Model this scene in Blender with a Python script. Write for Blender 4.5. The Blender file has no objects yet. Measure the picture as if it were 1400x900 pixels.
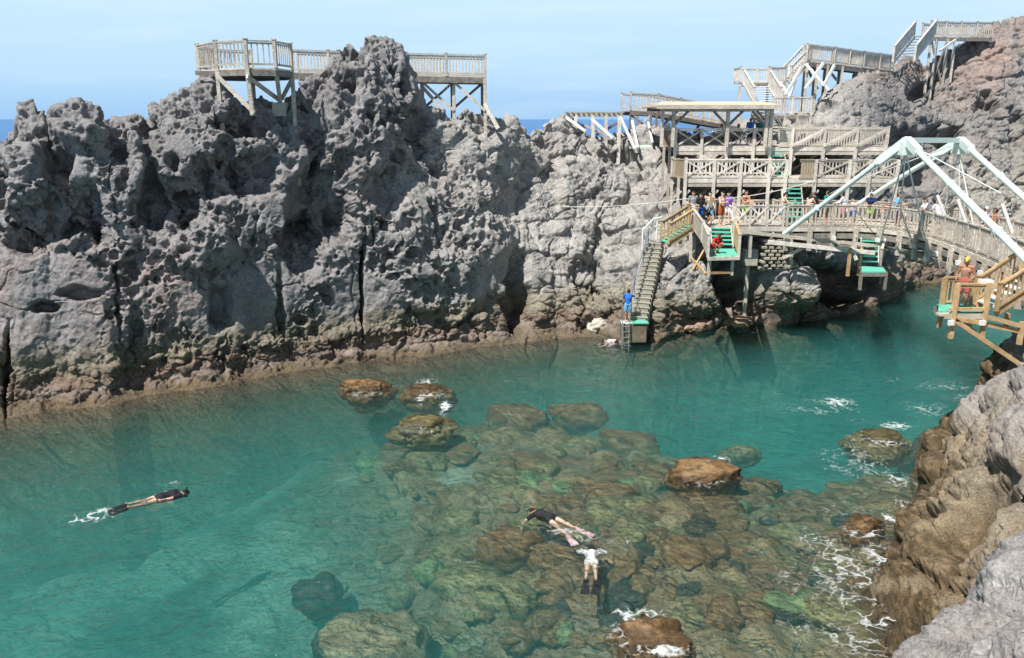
import bpy, bmesh, math, random
import numpy as np
from mathutils import Vector, Matrix

# ------------------------------------------------------------------ camera, sky, sun, exposure
SC = bpy.context.scene
COL = SC.collection
R = math.radians
CAM_H = 10.7
PITCH = R(14.37)
F = 1120.0            # focal length in photo pixels (photo is 1400 wide)
SUN_EL, SUN_AZ = R(57), R(47)   # azimuth: light travels towards (+cos, +sin) of this angle in plan

cam_d = bpy.data.cameras.new("camera")
cam = bpy.data.objects.new("camera", cam_d)
COL.objects.link(cam)
cam.location = (0, 0, CAM_H)
cam.rotation_euler = (math.pi / 2 - PITCH, 0, 0)
cam_d.sensor_width = 36.0
cam_d.sensor_fit = 'HORIZONTAL'
cam_d.lens = 36.0 * F / 1400.0
cam_d.clip_start = 0.1
cam_d.clip_end = 60000
SC.camera = cam

world = bpy.data.worlds.new("World")
SC.world = world
world.use_nodes = True
wn, wl = world.node_tree.nodes, world.node_tree.links
wn.clear()
w_out = wn.new("ShaderNodeOutputWorld")
w_bg = wn.new("ShaderNodeBackground")
w_sky = wn.new("ShaderNodeTexSky")
w_sky.sky_type = 'NISHITA'
w_sky.sun_disc = False
w_sky.sun_elevation = SUN_EL
# sun stands opposite to the direction its light travels
_sdir = (-math.cos(SUN_AZ), -math.sin(SUN_AZ))
w_sky.sun_rotation = math.atan2(_sdir[0], _sdir[1])
w_sky.air_density = 1.0
w_sky.dust_density = 0.3
w_sky.ozone_density = 1.2
w_sky.altitude = 0
w_bg.inputs['Strength'].default_value = 0.05
# clear summer haze-blue over the sea: the sky's own colour low down
w_tc = wn.new("ShaderNodeTexCoord"); w_sep = wn.new("ShaderNodeSeparateXYZ"); w_ramp = wn.new("ShaderNodeValToRGB"); w_mix = wn.new("ShaderNodeMixRGB"); w_mr = wn.new("ShaderNodeMapRange")
wl.new(w_tc.outputs['Generated'], w_sep.inputs[0]); wl.new(w_sep.outputs[2], w_ramp.inputs[0])
_e = w_ramp.color_ramp.elements
_e[0].position = 0.0; _e[0].color = (.26, .44, .67, 1)
_e[1].position = 0.17; _e[1].color = (.48, .645, .75, 1)
_x = _e.new(0.05); _x.color = (.385, .56, .725, 1)
w_sc = wn.new("ShaderNodeVectorMath"); w_sc.operation = 'SCALE'; w_sc.inputs['Scale'].default_value = 1 / 0.05
w_map = wn.new("ShaderNodeMapping"); w_map.inputs['Scale'].default_value = (3, 3, 34); w_no = wn.new("ShaderNodeTexNoise"); w_no.inputs['Scale'].default_value = 1.6; w_no.inputs['Detail'].default_value = 5
w_cr = wn.new("ShaderNodeMapRange"); w_cr.inputs['From Min'].default_value = .52; w_cr.inputs['From Max'].default_value = .8; w_cr.inputs['To Max'].default_value = .28
w_cl = wn.new("ShaderNodeMixRGB"); w_cl.inputs[2].default_value = (.62, .72, .78, 1)
wl.new(w_tc.outputs['Generated'], w_map.inputs[0]); wl.new(w_map.outputs[0], w_no.inputs['Vector']); wl.new(w_no.outputs['Fac'], w_cr.inputs['Value']); wl.new(w_cr.outputs[0], w_cl.inputs[0])
wl.new(w_ramp.outputs[0], w_cl.inputs[1]); wl.new(w_cl.outputs[0], w_sc.inputs[0])
w_mr.inputs['From Min'].default_value = 0.18; w_mr.inputs['From Max'].default_value = 0.5
wl.new(w_sep.outputs[2], w_mr.inputs['Value']); wl.new(w_mr.outputs[0], w_mix.inputs[0])
wl.new(w_sc.outputs[0], w_mix.inputs[1]); wl.new(w_sky.outputs[0], w_mix.inputs[2])
wl.new(w_mix.outputs[0], w_bg.inputs[0])
wl.new(w_bg.outputs[0], w_out.inputs[0])

sun_d = bpy.data.lights.new("sun", 'SUN')
sun = bpy.data.objects.new("sun", sun_d)
COL.objects.link(sun)
sun_d.energy = 5.0
sun_d.angle = R(0.53)
sun_d.color = (1.0, 0.96, 0.9)
ldir = Vector((math.cos(SUN_AZ) * math.cos(SUN_EL), math.sin(SUN_AZ) * math.cos(SUN_EL), -math.sin(SUN_EL)))
sun.rotation_euler = ldir.to_track_quat('-Z', 'Y').to_euler()
sun.location = (-20, -20, 40)

SC.view_settings.view_transform = 'Standard'
SC.view_settings.look = 'None'
SC.view_settings.exposure = 0.48
SC.view_settings.gamma = 1.0
SC.view_settings.use_curve_mapping = False
SC.render.engine = 'CYCLES'
cy = SC.cycles
cy.use_denoising = True
cy.max_bounces = 6
cy.diffuse_bounces = 3
cy.glossy_bounces = 2
cy.transmission_bounces = 2
cy.volume_bounces = 1
cy.transparent_max_bounces = 12
cy.caustics_reflective = False
cy.caustics_refractive = False
cy.sample_clamp_indirect = 4.0
cy.use_adaptive_sampling = True
cy.adaptive_threshold = 0.02

rnd = random.Random(7)

# ------------------------------------------------------------------ pixel -> place helpers (only used to measure the place)
CP, SP = math.cos(PITCH), math.sin(PITCH)

def ray(px, py):
    a = (px - 700) / F
    b = (450 - py) / F
    return (a, CP + b * SP, -SP + b * CP)

def at_y(px, py, Y):
    r = ray(px, py)
    t = Y / r[1]
    return Vector((r[0] * t, Y, CAM_H + r[2] * t))

def at_z(px, py, z=0.0):
    r = ray(px, py)
    t = (z - CAM_H) / r[2]
    return Vector((r[0] * t, r[1] * t, z))

# ------------------------------------------------------------------ numpy noise
def _hash(ix, iy, iz, seed):
    h = (ix.astype(np.uint32) * np.uint32(374761393) + iy.astype(np.uint32) * np.uint32(668265263)
         + iz.astype(np.uint32) * np.uint32(2147483647) + np.uint32((seed * 974634777) & 0xffffffff))
    h = (h ^ (h >> np.uint32(13))) * np.uint32(1274126177)
    h = (h ^ (h >> np.uint32(15))) * np.uint32(2246822519)
    return h ^ (h >> np.uint32(16))

def perlin(P, scale, seed=0):
    q = P / scale
    i = np.floor(q)
    f = (q - i).astype(np.float32)
    i = i.astype(np.int64)
    u = f * f * f * (f * (f * 6 - 15) + 10)
    out = np.zeros(len(P), np.float32)
    for dx in (0, 1):
        wx = u[:, 0] if dx else 1 - u[:, 0]
        for dy in (0, 1):
            wy = u[:, 1] if dy else 1 - u[:, 1]
            for dz in (0, 1):
                wz = u[:, 2] if dz else 1 - u[:, 2]
                h = _hash(i[:, 0] + dx, i[:, 1] + dy, i[:, 2] + dz, seed)
                gx = (h & np.uint32(1023)).astype(np.float32) / 511.5 - 1
                gy = ((h >> np.uint32(10)) & np.uint32(1023)).astype(np.float32) / 511.5 - 1
                gz = ((h >> np.uint32(20)) & np.uint32(1023)).astype(np.float32) / 511.5 - 1
                out += wx * wy * wz * (gx * (f[:, 0] - dx) + gy * (f[:, 1] - dy) + gz * (f[:, 2] - dz))
    return out * 1.3

def fbm(P, scale, octaves=4, seed=0, ridged=False, gain=0.5):
    o = np.zeros(len(P), np.float32)
    a, tot = 1.0, 0.0
    for k in range(octaves):
        n = perlin(P, scale / (2.03 ** k), seed + k * 17)
        if ridged:
            n = 1 - 2 * np.abs(n)
        o += a * n
        tot += a
        a *= gain
    return o / tot

def worley(P, scale, seed=0, jitter=1.0):
    """F1, F2 and the hash (0..1) of the nearest cell"""
    q = (P / scale).astype(np.float32)
    i = np.floor(q).astype(np.int64)
    f1 = np.full(len(P), 9.0, np.float32)
    f2 = np.full(len(P), 9.0, np.float32)
    idh = np.zeros(len(P), np.float32)
    for dx in (-1, 0, 1):
        for dy in (-1, 0, 1):
            for dz in (-1, 0, 1):
                cx, cy_, cz = i[:, 0] + dx, i[:, 1] + dy, i[:, 2] + dz
                h = _hash(cx, cy_, cz, seed)
                jx = (h & np.uint32(1023)).astype(np.float32) / 1023
                jy = ((h >> np.uint32(10)) & np.uint32(1023)).astype(np.float32) / 1023
                jz = ((h >> np.uint32(20)) & np.uint32(1023)).astype(np.float32) / 1023
                d = (cx + .5 + (jx - .5) * jitter - q[:, 0]) ** 2 + (cy_ + .5 + (jy - .5) * jitter - q[:, 1]) ** 2 + (cz + .5 + (jz - .5) * jitter - q[:, 2]) ** 2
                d = np.sqrt(d).astype(np.float32)
                near = d < f1
                f2 = np.where(near, f1, np.minimum(f2, d))
                idh = np.where(near, ((h >> np.uint32(7)) & np.uint32(4095)).astype(np.float32) / 4095, idh)
                f1 = np.where(near, d, f1)
    return f1, f2, idh

def sstep(a, b, x):
    t = np.clip((x - a) / (b - a), 0, 1)
    return t * t * (3 - 2 * t)

def rbf(pts, vals):
    """thin plate spline through scattered control points in plan"""
    pts = np.asarray(pts, float)
    n = len(pts)
    d = np.linalg.norm(pts[:, None] - pts[None], axis=2)
    K = np.where(d > 0, d * d * np.log(d + 1e-9), 0) + np.eye(n) * 0.05
    Pm = np.hstack([np.ones((n, 1)), pts])
    A = np.zeros((n + 3, n + 3))
    A[:n, :n] = K; A[:n, n:] = Pm; A[n:, :n] = Pm.T
    w = np.linalg.solve(A, np.concatenate([np.asarray(vals, float), [0, 0, 0]]))
    def f(X, Y):
        o = w[n] + w[n + 1] * X + w[n + 2] * Y
        for k in range(n):
            r2 = (X - pts[k, 0]) ** 2 + (Y - pts[k, 1]) ** 2
            o = o + w[k] * 0.5 * r2 * np.log(r2 + 1e-12)
        return o
    return f

# ------------------------------------------------------------------ object helpers
def tag(o, label=None, cat=None, group=None, kind=None):
    if label: o['label'] = label
    if cat: o['category'] = cat
    if group: o['group'] = group
    if kind: o['kind'] = kind
    return o

def empty(name, loc, label=None, cat=None, group=None):
    o = bpy.data.objects.new(name, None)
    COL.objects.link(o)
    o.location = loc
    o.empty_display_size = 0.3
    return tag(o, label, cat, group)

def wloc(o):
    v = Vector((0, 0, 0))
    while o:
        v += o.location
        o = o.parent
    return v

def grid_mesh(name, V, nu, nv, mat, attr=None, fattr=None):
    """V: (nv*nu, 3) rows of points -> one sheet"""
    me = bpy.data.meshes.new(name)
    me.vertices.add(len(V))
    me.vertices.foreach_set("co", np.ascontiguousarray(V, np.float32).ravel())
    a = (np.arange(nv - 1)[:, None] * nu + np.arange(nu - 1)[None]).ravel()
    q = np.stack([a, a + 1, a + nu + 1, a + nu], 1).astype(np.int32)
    me.loops.add(q.size)
    me.loops.foreach_set("vertex_index", q.ravel())
    me.polygons.add(len(q))
    me.polygons.foreach_set("loop_start", np.arange(0, q.size, 4, dtype=np.int32))
    me.polygons.foreach_set("use_smooth", np.ones(len(q), bool))
    me.update(calc_edges=True)
    me.validate()
    if attr is not None:
        c = me.color_attributes.new("tint", 'FLOAT_COLOR', 'POINT')
        c.data.foreach_set("color", np.hstack([attr, np.ones((len(attr), 1))]).astype(np.float32).ravel())
    if fattr is not None:
        for k, v in fattr.items():
            c = me.attributes.new(k, 'FLOAT', 'POINT')
            c.data.foreach_set("value", v.astype(np.float32))
    me.materials.append(mat)
    o = bpy.data.objects.new(name, me)
    COL.objects.link(o)
    return o

def grid_normals(V, nu, nv):
    G = V.reshape(nv, nu, 3)
    du = np.gradient(G, axis=1)
    dv = np.gradient(G, axis=0)
    n = np.cross(du, dv)
    n /= np.linalg.norm(n, axis=2, keepdims=True) + 1e-9
    return n.reshape(-1, 3)

# ------------------------------------------------------------------ materials
def new_mat(name):
    m = bpy.data.materials.new(name)
    m.use_nodes = True
    nt = m.node_tree
    for n in list(nt.nodes): nt.nodes.remove(n)
    return m, nt.nodes, nt.links

def N(nodes, t, **kw):
    n = nodes.new(t)
    for k, v in kw.items():
        if k in n.inputs: n.inputs[k].default_value = v
        else: setattr(n, k, v)
    return n

def simple_mat(name, col, rough=0.7, var=0.15, scale=6.0, bump=0.0, metallic=0.0, stretch=(1, 1, 1), col2=None, spec=0.3, scale2=None):
    """base colour with a worn, noisy variation"""
    m, n, l = new_mat(name)
    out = N(n, 'ShaderNodeOutputMaterial'); b = N(n, 'ShaderNodeBsdfPrincipled')
    b.inputs['Roughness'].default_value = rough
    b.inputs['Metallic'].default_value = metallic
    b.inputs['Specular IOR Level'].default_value = spec
    tc = N(n, 'ShaderNodeTexCoord'); mp = N(n, 'ShaderNodeMapping'); mp.inputs['Scale'].default_value = stretch
    g = N(n, 'ShaderNodeNewGeometry')
    l.new(g.outputs['Position'], mp.inputs[0])
    ns = N(n, 'ShaderNodeTexNoise', Scale=scale, Detail=5.0, Roughness=0.65)
    l.new(mp.outputs[0], ns.inputs['Vector'])
    cr = N(n, 'ShaderNodeValToRGB')
    c = np.array(col)
    d = np.array(col2) if col2 else c * (1 - 2 * var)
    cr.color_ramp.elements[0].position = 0.3; cr.color_ramp.elements[1].position = 0.7
    cr.color_ramp.elements[0].color = (*np.clip(d, 0, 1), 1)
    cr.color_ramp.elements[1].color = (*np.clip(c * (1 + var), 0, 1), 1)
    l.new(ns.outputs['Fac'], cr.inputs[0])
    if 'wood' in name or 'pine' in name:      # every board weathered a little differently, with dark stains
        oi = N(n, 'ShaderNodeObjectInfo'); mr = N(n, 'ShaderNodeMapRange'); mr.inputs['To Min'].default_value = .84; mr.inputs['To Max'].default_value = 1.16
        l.new(oi.outputs['Random'], mr.inputs['Value'])
        st = N(n, 'ShaderNodeTexNoise', Scale=1.7, Detail=4.0, Roughness=.7); l.new(g.outputs['Position'], st.inputs['Vector'])
        sr = N(n, 'ShaderNodeMapRange'); sr.inputs['From Min'].default_value = .42; sr.inputs['From Max'].default_value = .62; sr.inputs['To Min'].default_value = 1.0; sr.inputs['To Max'].default_value = .78
        l.new(st.outputs['Fac'], sr.inputs['Value'])
        mm = N(n, 'ShaderNodeMath', operation='MULTIPLY'); l.new(mr.outputs[0], mm.inputs[0]); l.new(sr.outputs[0], mm.inputs[1])
        vv = N(n, 'ShaderNodeVectorMath', operation='SCALE'); l.new(cr.outputs[0], vv.inputs[0]); l.new(mm.outputs[0], vv.inputs['Scale']); l.new(vv.outputs[0], b.inputs['Base Color'])
    elif 'steel' in name:                     # rust runs on the painted steel
        st = N(n, 'ShaderNodeTexNoise', Scale=2.2, Detail=6.0, Roughness=.75); l.new(g.outputs['Position'], st.inputs['Vector'])
        sr = N(n, 'ShaderNodeMapRange'); sr.inputs['From Min'].default_value = .60; sr.inputs['From Max'].default_value = .72; sr.inputs['To Max'].default_value = .6
        l.new(st.outputs['Fac'], sr.inputs['Value'])
        mx = N(n, 'ShaderNodeMixRGB'); mx.inputs[2].default_value = (.34, .22, .13, 1); l.new(sr.outputs[0], mx.inputs[0]); l.new(cr.outputs[0], mx.inputs[1]); l.new(mx.outputs[0], b.inputs['Base Color'])
    else:
        l.new(cr.outputs[0], b.inputs['Base Color'])
    if bump:
        bp = N(n, 'ShaderNodeBump', Strength=bump, Distance=0.02)
        l.new(ns.outputs['Fac'], bp.inputs['Height']); l.new(bp.outputs[0], b.inputs['Normal'])
    l.new(b.outputs[0], out.inputs[0])
    return m

def rock_mat(name, scale=1.0, bump=0.6, use_tint=True, col=(0.27, 0.26, 0.27), rough=0.9, wet=False, pit=True):
    m, n, l = new_mat(name)
    out = N(n, 'ShaderNodeOutputMaterial'); b = N(n, 'ShaderNodeBsdfPrincipled')
    b.inputs['Roughness'].default_value = rough
    b.inputs['Specular IOR Level'].default_value = 0.25
    g = N(n, 'ShaderNodeNewGeometry')
    if use_tint:
        t = N(n, 'ShaderNodeVertexColor'); t.layer_name = "tint"; base = t.outputs[0]
    else:
        t = N(n, 'ShaderNodeRGB'); t.outputs[0].default_value = (*col, 1); base = t.outputs[0]
    n1 = N(n, 'ShaderNodeTexNoise', Scale=1.1 * scale, Detail=7.0, Roughness=0.68)
    n2 = N(n, 'ShaderNodeTexNoise', Scale=9.0 * scale, Detail=5.0, Roughness=0.75)
    for q in (n1, n2): l.new(g.outputs['Position'], q.inputs['Vector'])
    r1 = N(n, 'ShaderNodeMapRange'); r1.inputs['From Min'].default_value = 0.3; r1.inputs['From Max'].default_value = 0.7
    r1.inputs['To Min'].default_value = 0.72; r1.inputs['To Max'].default_value = 1.28
    l.new(n1.outputs['Fac'], r1.inputs['Value'])
    r2 = N(n, 'ShaderNodeMapRange'); r2.inputs['From Min'].default_value = 0.3; r2.inputs['From Max'].default_value = 0.7
    r2.inputs['To Min'].default_value = 0.6; r2.inputs['To Max'].default_value = 1.4
    l.new(n2.outputs['Fac'], r2.inputs['Value'])
    mu = N(n, 'ShaderNodeMath', operation='MULTIPLY'); l.new(r1.outputs[0], mu.inputs[0]); l.new(r2.outputs[0], mu.inputs[1])
    vm = N(n, 'ShaderNodeVectorMath', operation='SCALE')
    l.new(base, vm.inputs[0]); l.new(mu.outputs[0], vm.inputs['Scale'])
    l.new(vm.outputs[0], b.inputs['Base Color'])
    vo = N(n, 'ShaderNodeTexVoronoi', Scale=4.5 * scale); vo.feature = 'SMOOTH_F1'
    if 'Smoothness' in vo.inputs: vo.inputs['Smoothness'].default_value = 0.4
    wv = N(n, 'ShaderNodeVectorMath', operation='MULTIPLY_ADD')
    l.new(n1.outputs['Color'], wv.inputs[0]); wv.inputs[1].default_value = (0.5, 0.5, 0.5); l.new(g.outputs['Position'], wv.inputs[2])
    l.new(wv.outputs[0], vo.inputs['Vector'])
    mr = N(n, 'ShaderNodeMapRange'); mr.inputs['From Min'].default_value = 0.0; mr.inputs['From Max'].default_value = 0.45
    l.new(vo.outputs['Distance'], mr.inputs['Value'])
    ad = N(n, 'ShaderNodeMath', operation='MULTIPLY_ADD'); l.new(mr.outputs[0], ad.inputs[0]); ad.inputs[1].default_value = 0.6 if pit else 0.0
    l.new(n2.outputs['Fac'], ad.inputs[2])
    bp = N(n, 'ShaderNodeBump', Strength=bump, Distance=0.09 / scale)
    l.new(ad.outputs[0], bp.inputs['Height'])
    l.new(bp.outputs[0], b.inputs['Normal'])
    if wet:
        # spray-wet below about half a metre over the sea: glossier
        sp = N(n, 'ShaderNodeSeparateXYZ'); l.new(g.outputs['Position'], sp.inputs[0])
        rr = N(n, 'ShaderNodeMapRange'); rr.inputs['From Min'].default_value = 0.15; rr.inputs['From Max'].default_value = 0.6
        rr.inputs['To Min'].default_value = 0.35; rr.inputs['To Max'].default_value = rough
        l.new(sp.outputs[2], rr.inputs['Value']); l.new(rr.outputs[0], b.inputs['Roughness'])
        # dark weedy band along the waterline
        wb = N(n, 'ShaderNodeMath', operation='MULTIPLY_ADD'); l.new(n1.outputs['Fac'], wb.inputs[0]); wb.inputs[1].default_value = .35; l.new(sp.outputs[2], wb.inputs[2])
        wc = N(n, 'ShaderNodeMath', operation='SUBTRACT'); l.new(wb.outputs[0], wc.inputs[0]); wc.inputs[1].default_value = .20
        wa = N(n, 'ShaderNodeMath', operation='ABSOLUTE'); l.new(wc.outputs[0], wa.inputs[0])
        wr = N(n, 'ShaderNodeMapRange'); wr.inputs['From Min'].default_value = .05; wr.inputs['From Max'].default_value = .14; wr.inputs['To Min'].default_value = .42; wr.inputs['To Max'].default_value = 1.0
        l.new(wa.outputs[0], wr.inputs['Value'])
        mu2 = N(n, 'ShaderNodeMath', operation='MULTIPLY'); l.new(mu.outputs[0], mu2.inputs[0]); l.new(wr.outputs[0], mu2.inputs[1]); l.new(mu2.outputs[0], vm.inputs['Scale'])
    l.new(b.outputs[0], out.inputs[0])
    return m

M = {}
M['cliff'] = rock_mat("cliff_rock")
M['shore'] = rock_mat("shore_rock", scale=2.4, bump=0.9)
M['boulder'] = rock_mat("boulder_rock", scale=2.2, bump=0.5, use_tint=True, wet=True)
# ------------------------------------------------------------------ the cliff round the inlet
def lerp_tab(x, xs, ys): return np.interp(x, xs, ys)

WL = [(-400, 624), (-120, 589), (0, 573), (80, 562), (150, 556), (200, 540), (300, 527), (400, 508), (500, 496), (560, 492), (640, 478), (760, 461), (820, 460), (900, 465),
      (960, 452), (1000, 447), (1100, 441), (1150, 432), (1200, 414), (1240, 393), (1265, 387), (1300, 382), (1400, 379), (1600, 379), (1900, 379)]
CREST = [(-400, 230), (-120, 205), (0, 190), (18, 182), (26, 142), (44, 136), (58, 142), (68, 172), (84, 150), (104, 139), (128, 145), (148, 166), (182, 164), (200, 148),
         (235, 128), (272, 108), (300, 104), (340, 124), (385, 146), (405, 122), (425, 103), (455, 88), (482, 68), (498, 50), (515, 42), (530, 48),
         (548, 60), (562, 88), (574, 120), (585, 140), (600, 147), (640, 147), (668, 158), (685, 168), (720, 180), (745, 170), (768, 160),
         (790, 172), (812, 182), (845, 186), (862, 180), (885, 168), (915, 176), (960, 190), (1000, 172), (1040, 158), (1080, 160), (1112, 150), (1128, 128), (1150, 113), (1180, 98), (1222, 98),
         (1236, 82), (1250, 80), (1260, 90), (1275, 88), (1292, 76), (1322, 60), (1346, 42), (1366, 31), (1400, 29), (1500, 24), (1700, 40), (1900, 60)]
SROW = np.array([0, .05, .15, .3, .45, .6, .75, .88, 1.0])
DTAB = {  # how far behind the waterline each row of the face lies (metres)
    -400: [0, .8, 1.0, 1.6, 2.2, 2.8, 3.5, 4.4, 6],
    0: [0, .9, 1.1, 1.5, 2.0, 2.6, 3.3, 4.2, 5.5],
    300: [0, .8, 1.0, 1.2, 1.5, 1.9, 2.4, 3.0, 4.4],
    400: [0, .8, 1.0, 1.2, 1.5, 1.9, 2.3, 2.9, 4.2],
    500: [0, .9, 1.1, 1.4, 1.8, 2.3, 2.9, 3.8, 5.5],
    600: [0, 1.0, 1.3, 1.8, 2.6, 3.6, 4.5, 5.3, 6.2],
    670: [0, 1.0, 1.4, 2.0, 3.0, 4.2, 5.0, 5.6, 6.6],
    750: [0, 1.0, 1.6, 2.6, 4.2, 6.0, 7.8, 9.5, 11],
    880: [0, .9, 1.5, 3.0, 5.0, 7.5, 9.5, 12, 15],
    960: [0, .7, 1.0, 1.5, 2.3, 5.0, 8.0, 11.5, 15],
    1100: [0, .7, 1.0, 1.5, 2.3, 4.8, 7.5, 11, 15],
    1200: [0, .8, 1.4, 2.4, 4.5, 7.0, 9.0, 11.5, 14],
    1300: [0, 1.0, 1.8, 3.0, 5.0, 7.0, 9.0, 11, 13],
    1900: [0, 1.0, 1.8, 3.0, 5.0, 7.0, 9.0, 11, 13]}
DK = sorted(DTAB)
DM = np.array([DTAB[k] for k in DK], float)

def waterline_y(px):
    py = lerp_tab(px, [a for a, _ in WL], [b for _, b in WL])
    r = np.stack([(px - 700) / F, CP + (450 - py) / F * SP, -SP + (450 - py) / F * CP], -1)
    return py, -CAM_H / r[..., 2] * r[..., 1]

# broad forms of the face: x, y, half-width, half-height (photo pixels), depth in metres (minus = into the rock), hardness
FORMS = [
    (440, 275, 48, 62, -1.5, .6), (415, 330, 30, 45, -.8, .6), (430, 170, 22, 60, -.5, .6), (485, 190, 45, 130, 1.0, .5), (575, 175, 22, 50, -1.0, .6),
    (495, 390, 4, 75, -1.0, .5), (383, 420, 6, 60, -.5, .5), (163, 415, 4, 60, -.45, .5), (185, 450, 12, 45, -.5, .5), (8, 505, 6, 65, -.8, .5),
    (704, 400, 24, 52, -1.7, .7), (806, 375, 26, 40, -1.3, .7), (520, 265, 30, 25, -.5, .5), (600, 320, 95, 65, .9, .6), (610, 395, 60, 45, .5, .6),
    (985, 386, 27, 38, -2.6, .8), (1142, 382, 50, 37, -2.9, .8), (1058, 395, 34, 46, 2.3, .55), (925, 400, 42, 45, .6, .6),
    (45, 250, 40, 60, .7, .6), (75, 230, 26, 34, -.9, .7), (60, 300, 34, 30, -.8, .7), (120, 290, 24, 40, -.8, .7), (30, 330, 30, 22, -.7, .7), (185, 230, 14, 48, .6, .6), (205, 270, 17, 44, -1.0, .7),
    (110, 175, 28, 25, .6, .6), (250, 285, 30, 30, -.8, .7), (300, 250, 40, 30, -.8, .7), (350, 235, 26, 34, -.8, .7), (330, 170, 40, 16, -.8, .7), (270, 340, 60, 30, .5, .6),
    (60, 420, 20, 10, -.6, .7), (110, 400, 30, 12, -.5, .7), (310, 420, 22, 30, -.6, .6), (600, 210, 30, 40, -.5, .5), (690, 210, 26, 45, .7, .6), (695, 285, 28, 26, -.5, .6),
    (1260, 130, 22, 14, -1.4, .7), (1225, 190, 40, 15, -1.2, .7), (1290, 195, 34, 22, -2.2, .7), (1345, 145, 20, 16, -1.4, .7), (1240, 240, 40, 18, -1.3, .7), (1385, 180, 14, 30, -1.0, .6),
    (1190, 130, 30, 14, .8, .6), (1180, 340, 30, 25, -1.2, .6), (860, 220, 22, 12, -.7, .7), (790, 250, 26, 30, .6, .6), (850, 300, 30, 26, .5, .6),
]

def blockless(px): return sstep(700, 800, px)

def build_cliff():
    pxs = np.concatenate([np.arange(-400, -60, 6.0), np.arange(-60, 1460, 1.15), np.arange(1460, 1900, 6.0)])
    nu = len(pxs)
    yw, Yw = waterline_y(pxs)
    yc = lerp_tab(pxs, [a for a, _ in CREST], [b for _, b in CREST])
    s_face = np.linspace(0, 1, 430)
    s_face = np.concatenate([s_face[:-1] * 1.0, [1.0]])
    rows = []
    # below the waterline: a drowned foot, then the face, then the back of the ridge
    U = np.stack([np.cos(0 * pxs), 0 * pxs], -1)
    rr = np.stack([(pxs - 700) / F, np.full(nu, CP)], -1)
    rdir = rr / np.linalg.norm(rr, axis=1, keepdims=True)
    base = np.stack([(pxs - 700) / F * 0, 0 * pxs], -1)
    def pos(px, py, Y):
        r = np.stack([(px - 700) / F, CP + (450 - py) / F * SP, -SP + (450 - py) / F * CP], -1)
        t = Y / r[:, 1]
        return np.stack([r[:, 0] * t, Y, CAM_H + r[:, 2] * t], -1)
    W0 = pos(pxs, yw, Yw)
    PX, PY, S = [], [], []
    _fd = [-7.5, -5.6, -4.2, -2.9, -1.9, -1.3, -.95, -.7, -.4, -.2]; _fz = [-7.6, -5.6, -4.5, -3.4, -2.2, -1.4, -.8, -.45, -.22, -.1]
    _t = np.linspace(0, 9, 40)
    NF = 40
    for k, (d, z) in enumerate(zip(np.interp(_t, range(10), _fd), np.interp(_t, range(10), _fz))):
        p = W0.copy(); p[:, 0] += rdir[:, 0] * d; p[:, 1] += rdir[:, 1] * d; p[:, 2] = z
        rows.append(p); PX.append(pxs); PY.append(yw + .7 * (NF - k)); S.append(np.full(nu, -.1 * (NF - k) / NF))
    Dcol = np.stack([np.interp(pxs, DK, DM[:, j]) for j in range(len(SROW))], 1)  # nu x 9
    for s in s_face:
        j = min(np.searchsorted(SROW, s, side='right') - 1, len(SROW) - 2)
        t = (s - SROW[j]) / (SROW[j + 1] - SROW[j])
        d = Dcol[:, j] * (1 - t) + Dcol[:, j + 1] * t
        py = yw + (yc - yw) * s
        p = pos(pxs, py, Yw + d)
        rows.append(p); PX.append(pxs); PY.append(py); S.append(np.full(nu, s))
    C0 = rows[-1]
    for k in range(1, 46):
        t = k / 45
        p = C0.copy()
        d = 16 * t ** 1.5 + 1.2 * t
        p[:, 0] += rdir[:, 0] * d; p[:, 1] += rdir[:, 1] * d
        zz = C0[:, 2]
        p[:, 2] = zz - (zz + 6) * t ** 1.35
        rows.append(p); PX.append(pxs); PY.append(yc); S.append(np.full(nu, 1 + t))
    V = np.concatenate(rows).astype(np.float64)
    PX = np.concatenate(PX); PY = np.concatenate(PY); S = np.concatenate(S)
    nv = len(rows)
    # smooth base normals
    G = V.reshape(nv, nu, 3)
    Nn = grid_normals(V, nu, nv).reshape(nv, nu, 3)
    for _ in range(3):
        k = 12
        c = np.cumsum(np.pad(Nn, ((k, k), (0, 0), (0, 0)), mode='edge'), axis=0)
        Nn = (c[2 * k:] - c[:-2 * k]) / (2 * k)
        c = np.cumsum(np.pad(Nn, ((0, 0), (k, k), (0, 0)), mode='edge'), axis=1)
        Nn = (c[:, 2 * k:] - c[:, :-2 * k]) / (2 * k)
    Nn /= np.linalg.norm(Nn, axis=2, keepdims=True) + 1e-9
    Nn = Nn.reshape(-1, 3)
    sgn = np.sign(np.sum(Nn[(nv // 2) * nu:(nv // 2) * nu + nu] * np.array([0, -1, 0.3]), axis=1).mean())
    Nn = Nn * sgn
    P = V.astype(np.float32)
    wx, wy, wz = perlin(P, 2.2, 1), perlin(P, 2.2, 2), perlin(P, 2.2, 3)
    w2 = np.stack([perlin(P, .6, 4), perlin(P, .6, 5), perlin(P, .6, 6)], 1)
    face = sstep(-.04, .12, S)                    # quiet under water
    top = 1 - sstep(.93, 1.0, S) * .55
    lowz = sstep(0.2, 1.8, V[:, 2])
    px_noise = PX + 16 * wx + 6 * w2[:, 0]; py_noise = PY + 16 * wy + 6 * w2[:, 1]
    taf = (1 - sstep(540, 720, px_noise)) * 1.0 + .25
    _lw = sstep(290, 370, PY)
    smooth = sstep(.10 - .22 * _lw, .26 - .22 * _lw, perlin(P, 3.2, 9)) * (1 - .3 * blockless(PX))     # smooth skins of old lava
    blocky = sstep(640, 800, px_noise)
    led = sstep(-.1, .2, V[:, 2]) * (1 - sstep(1.1, 2.0, V[:, 2])) * (S < 1)
    # first the broad shape
    face0 = face
    face = .5 + .5 * face
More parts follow.
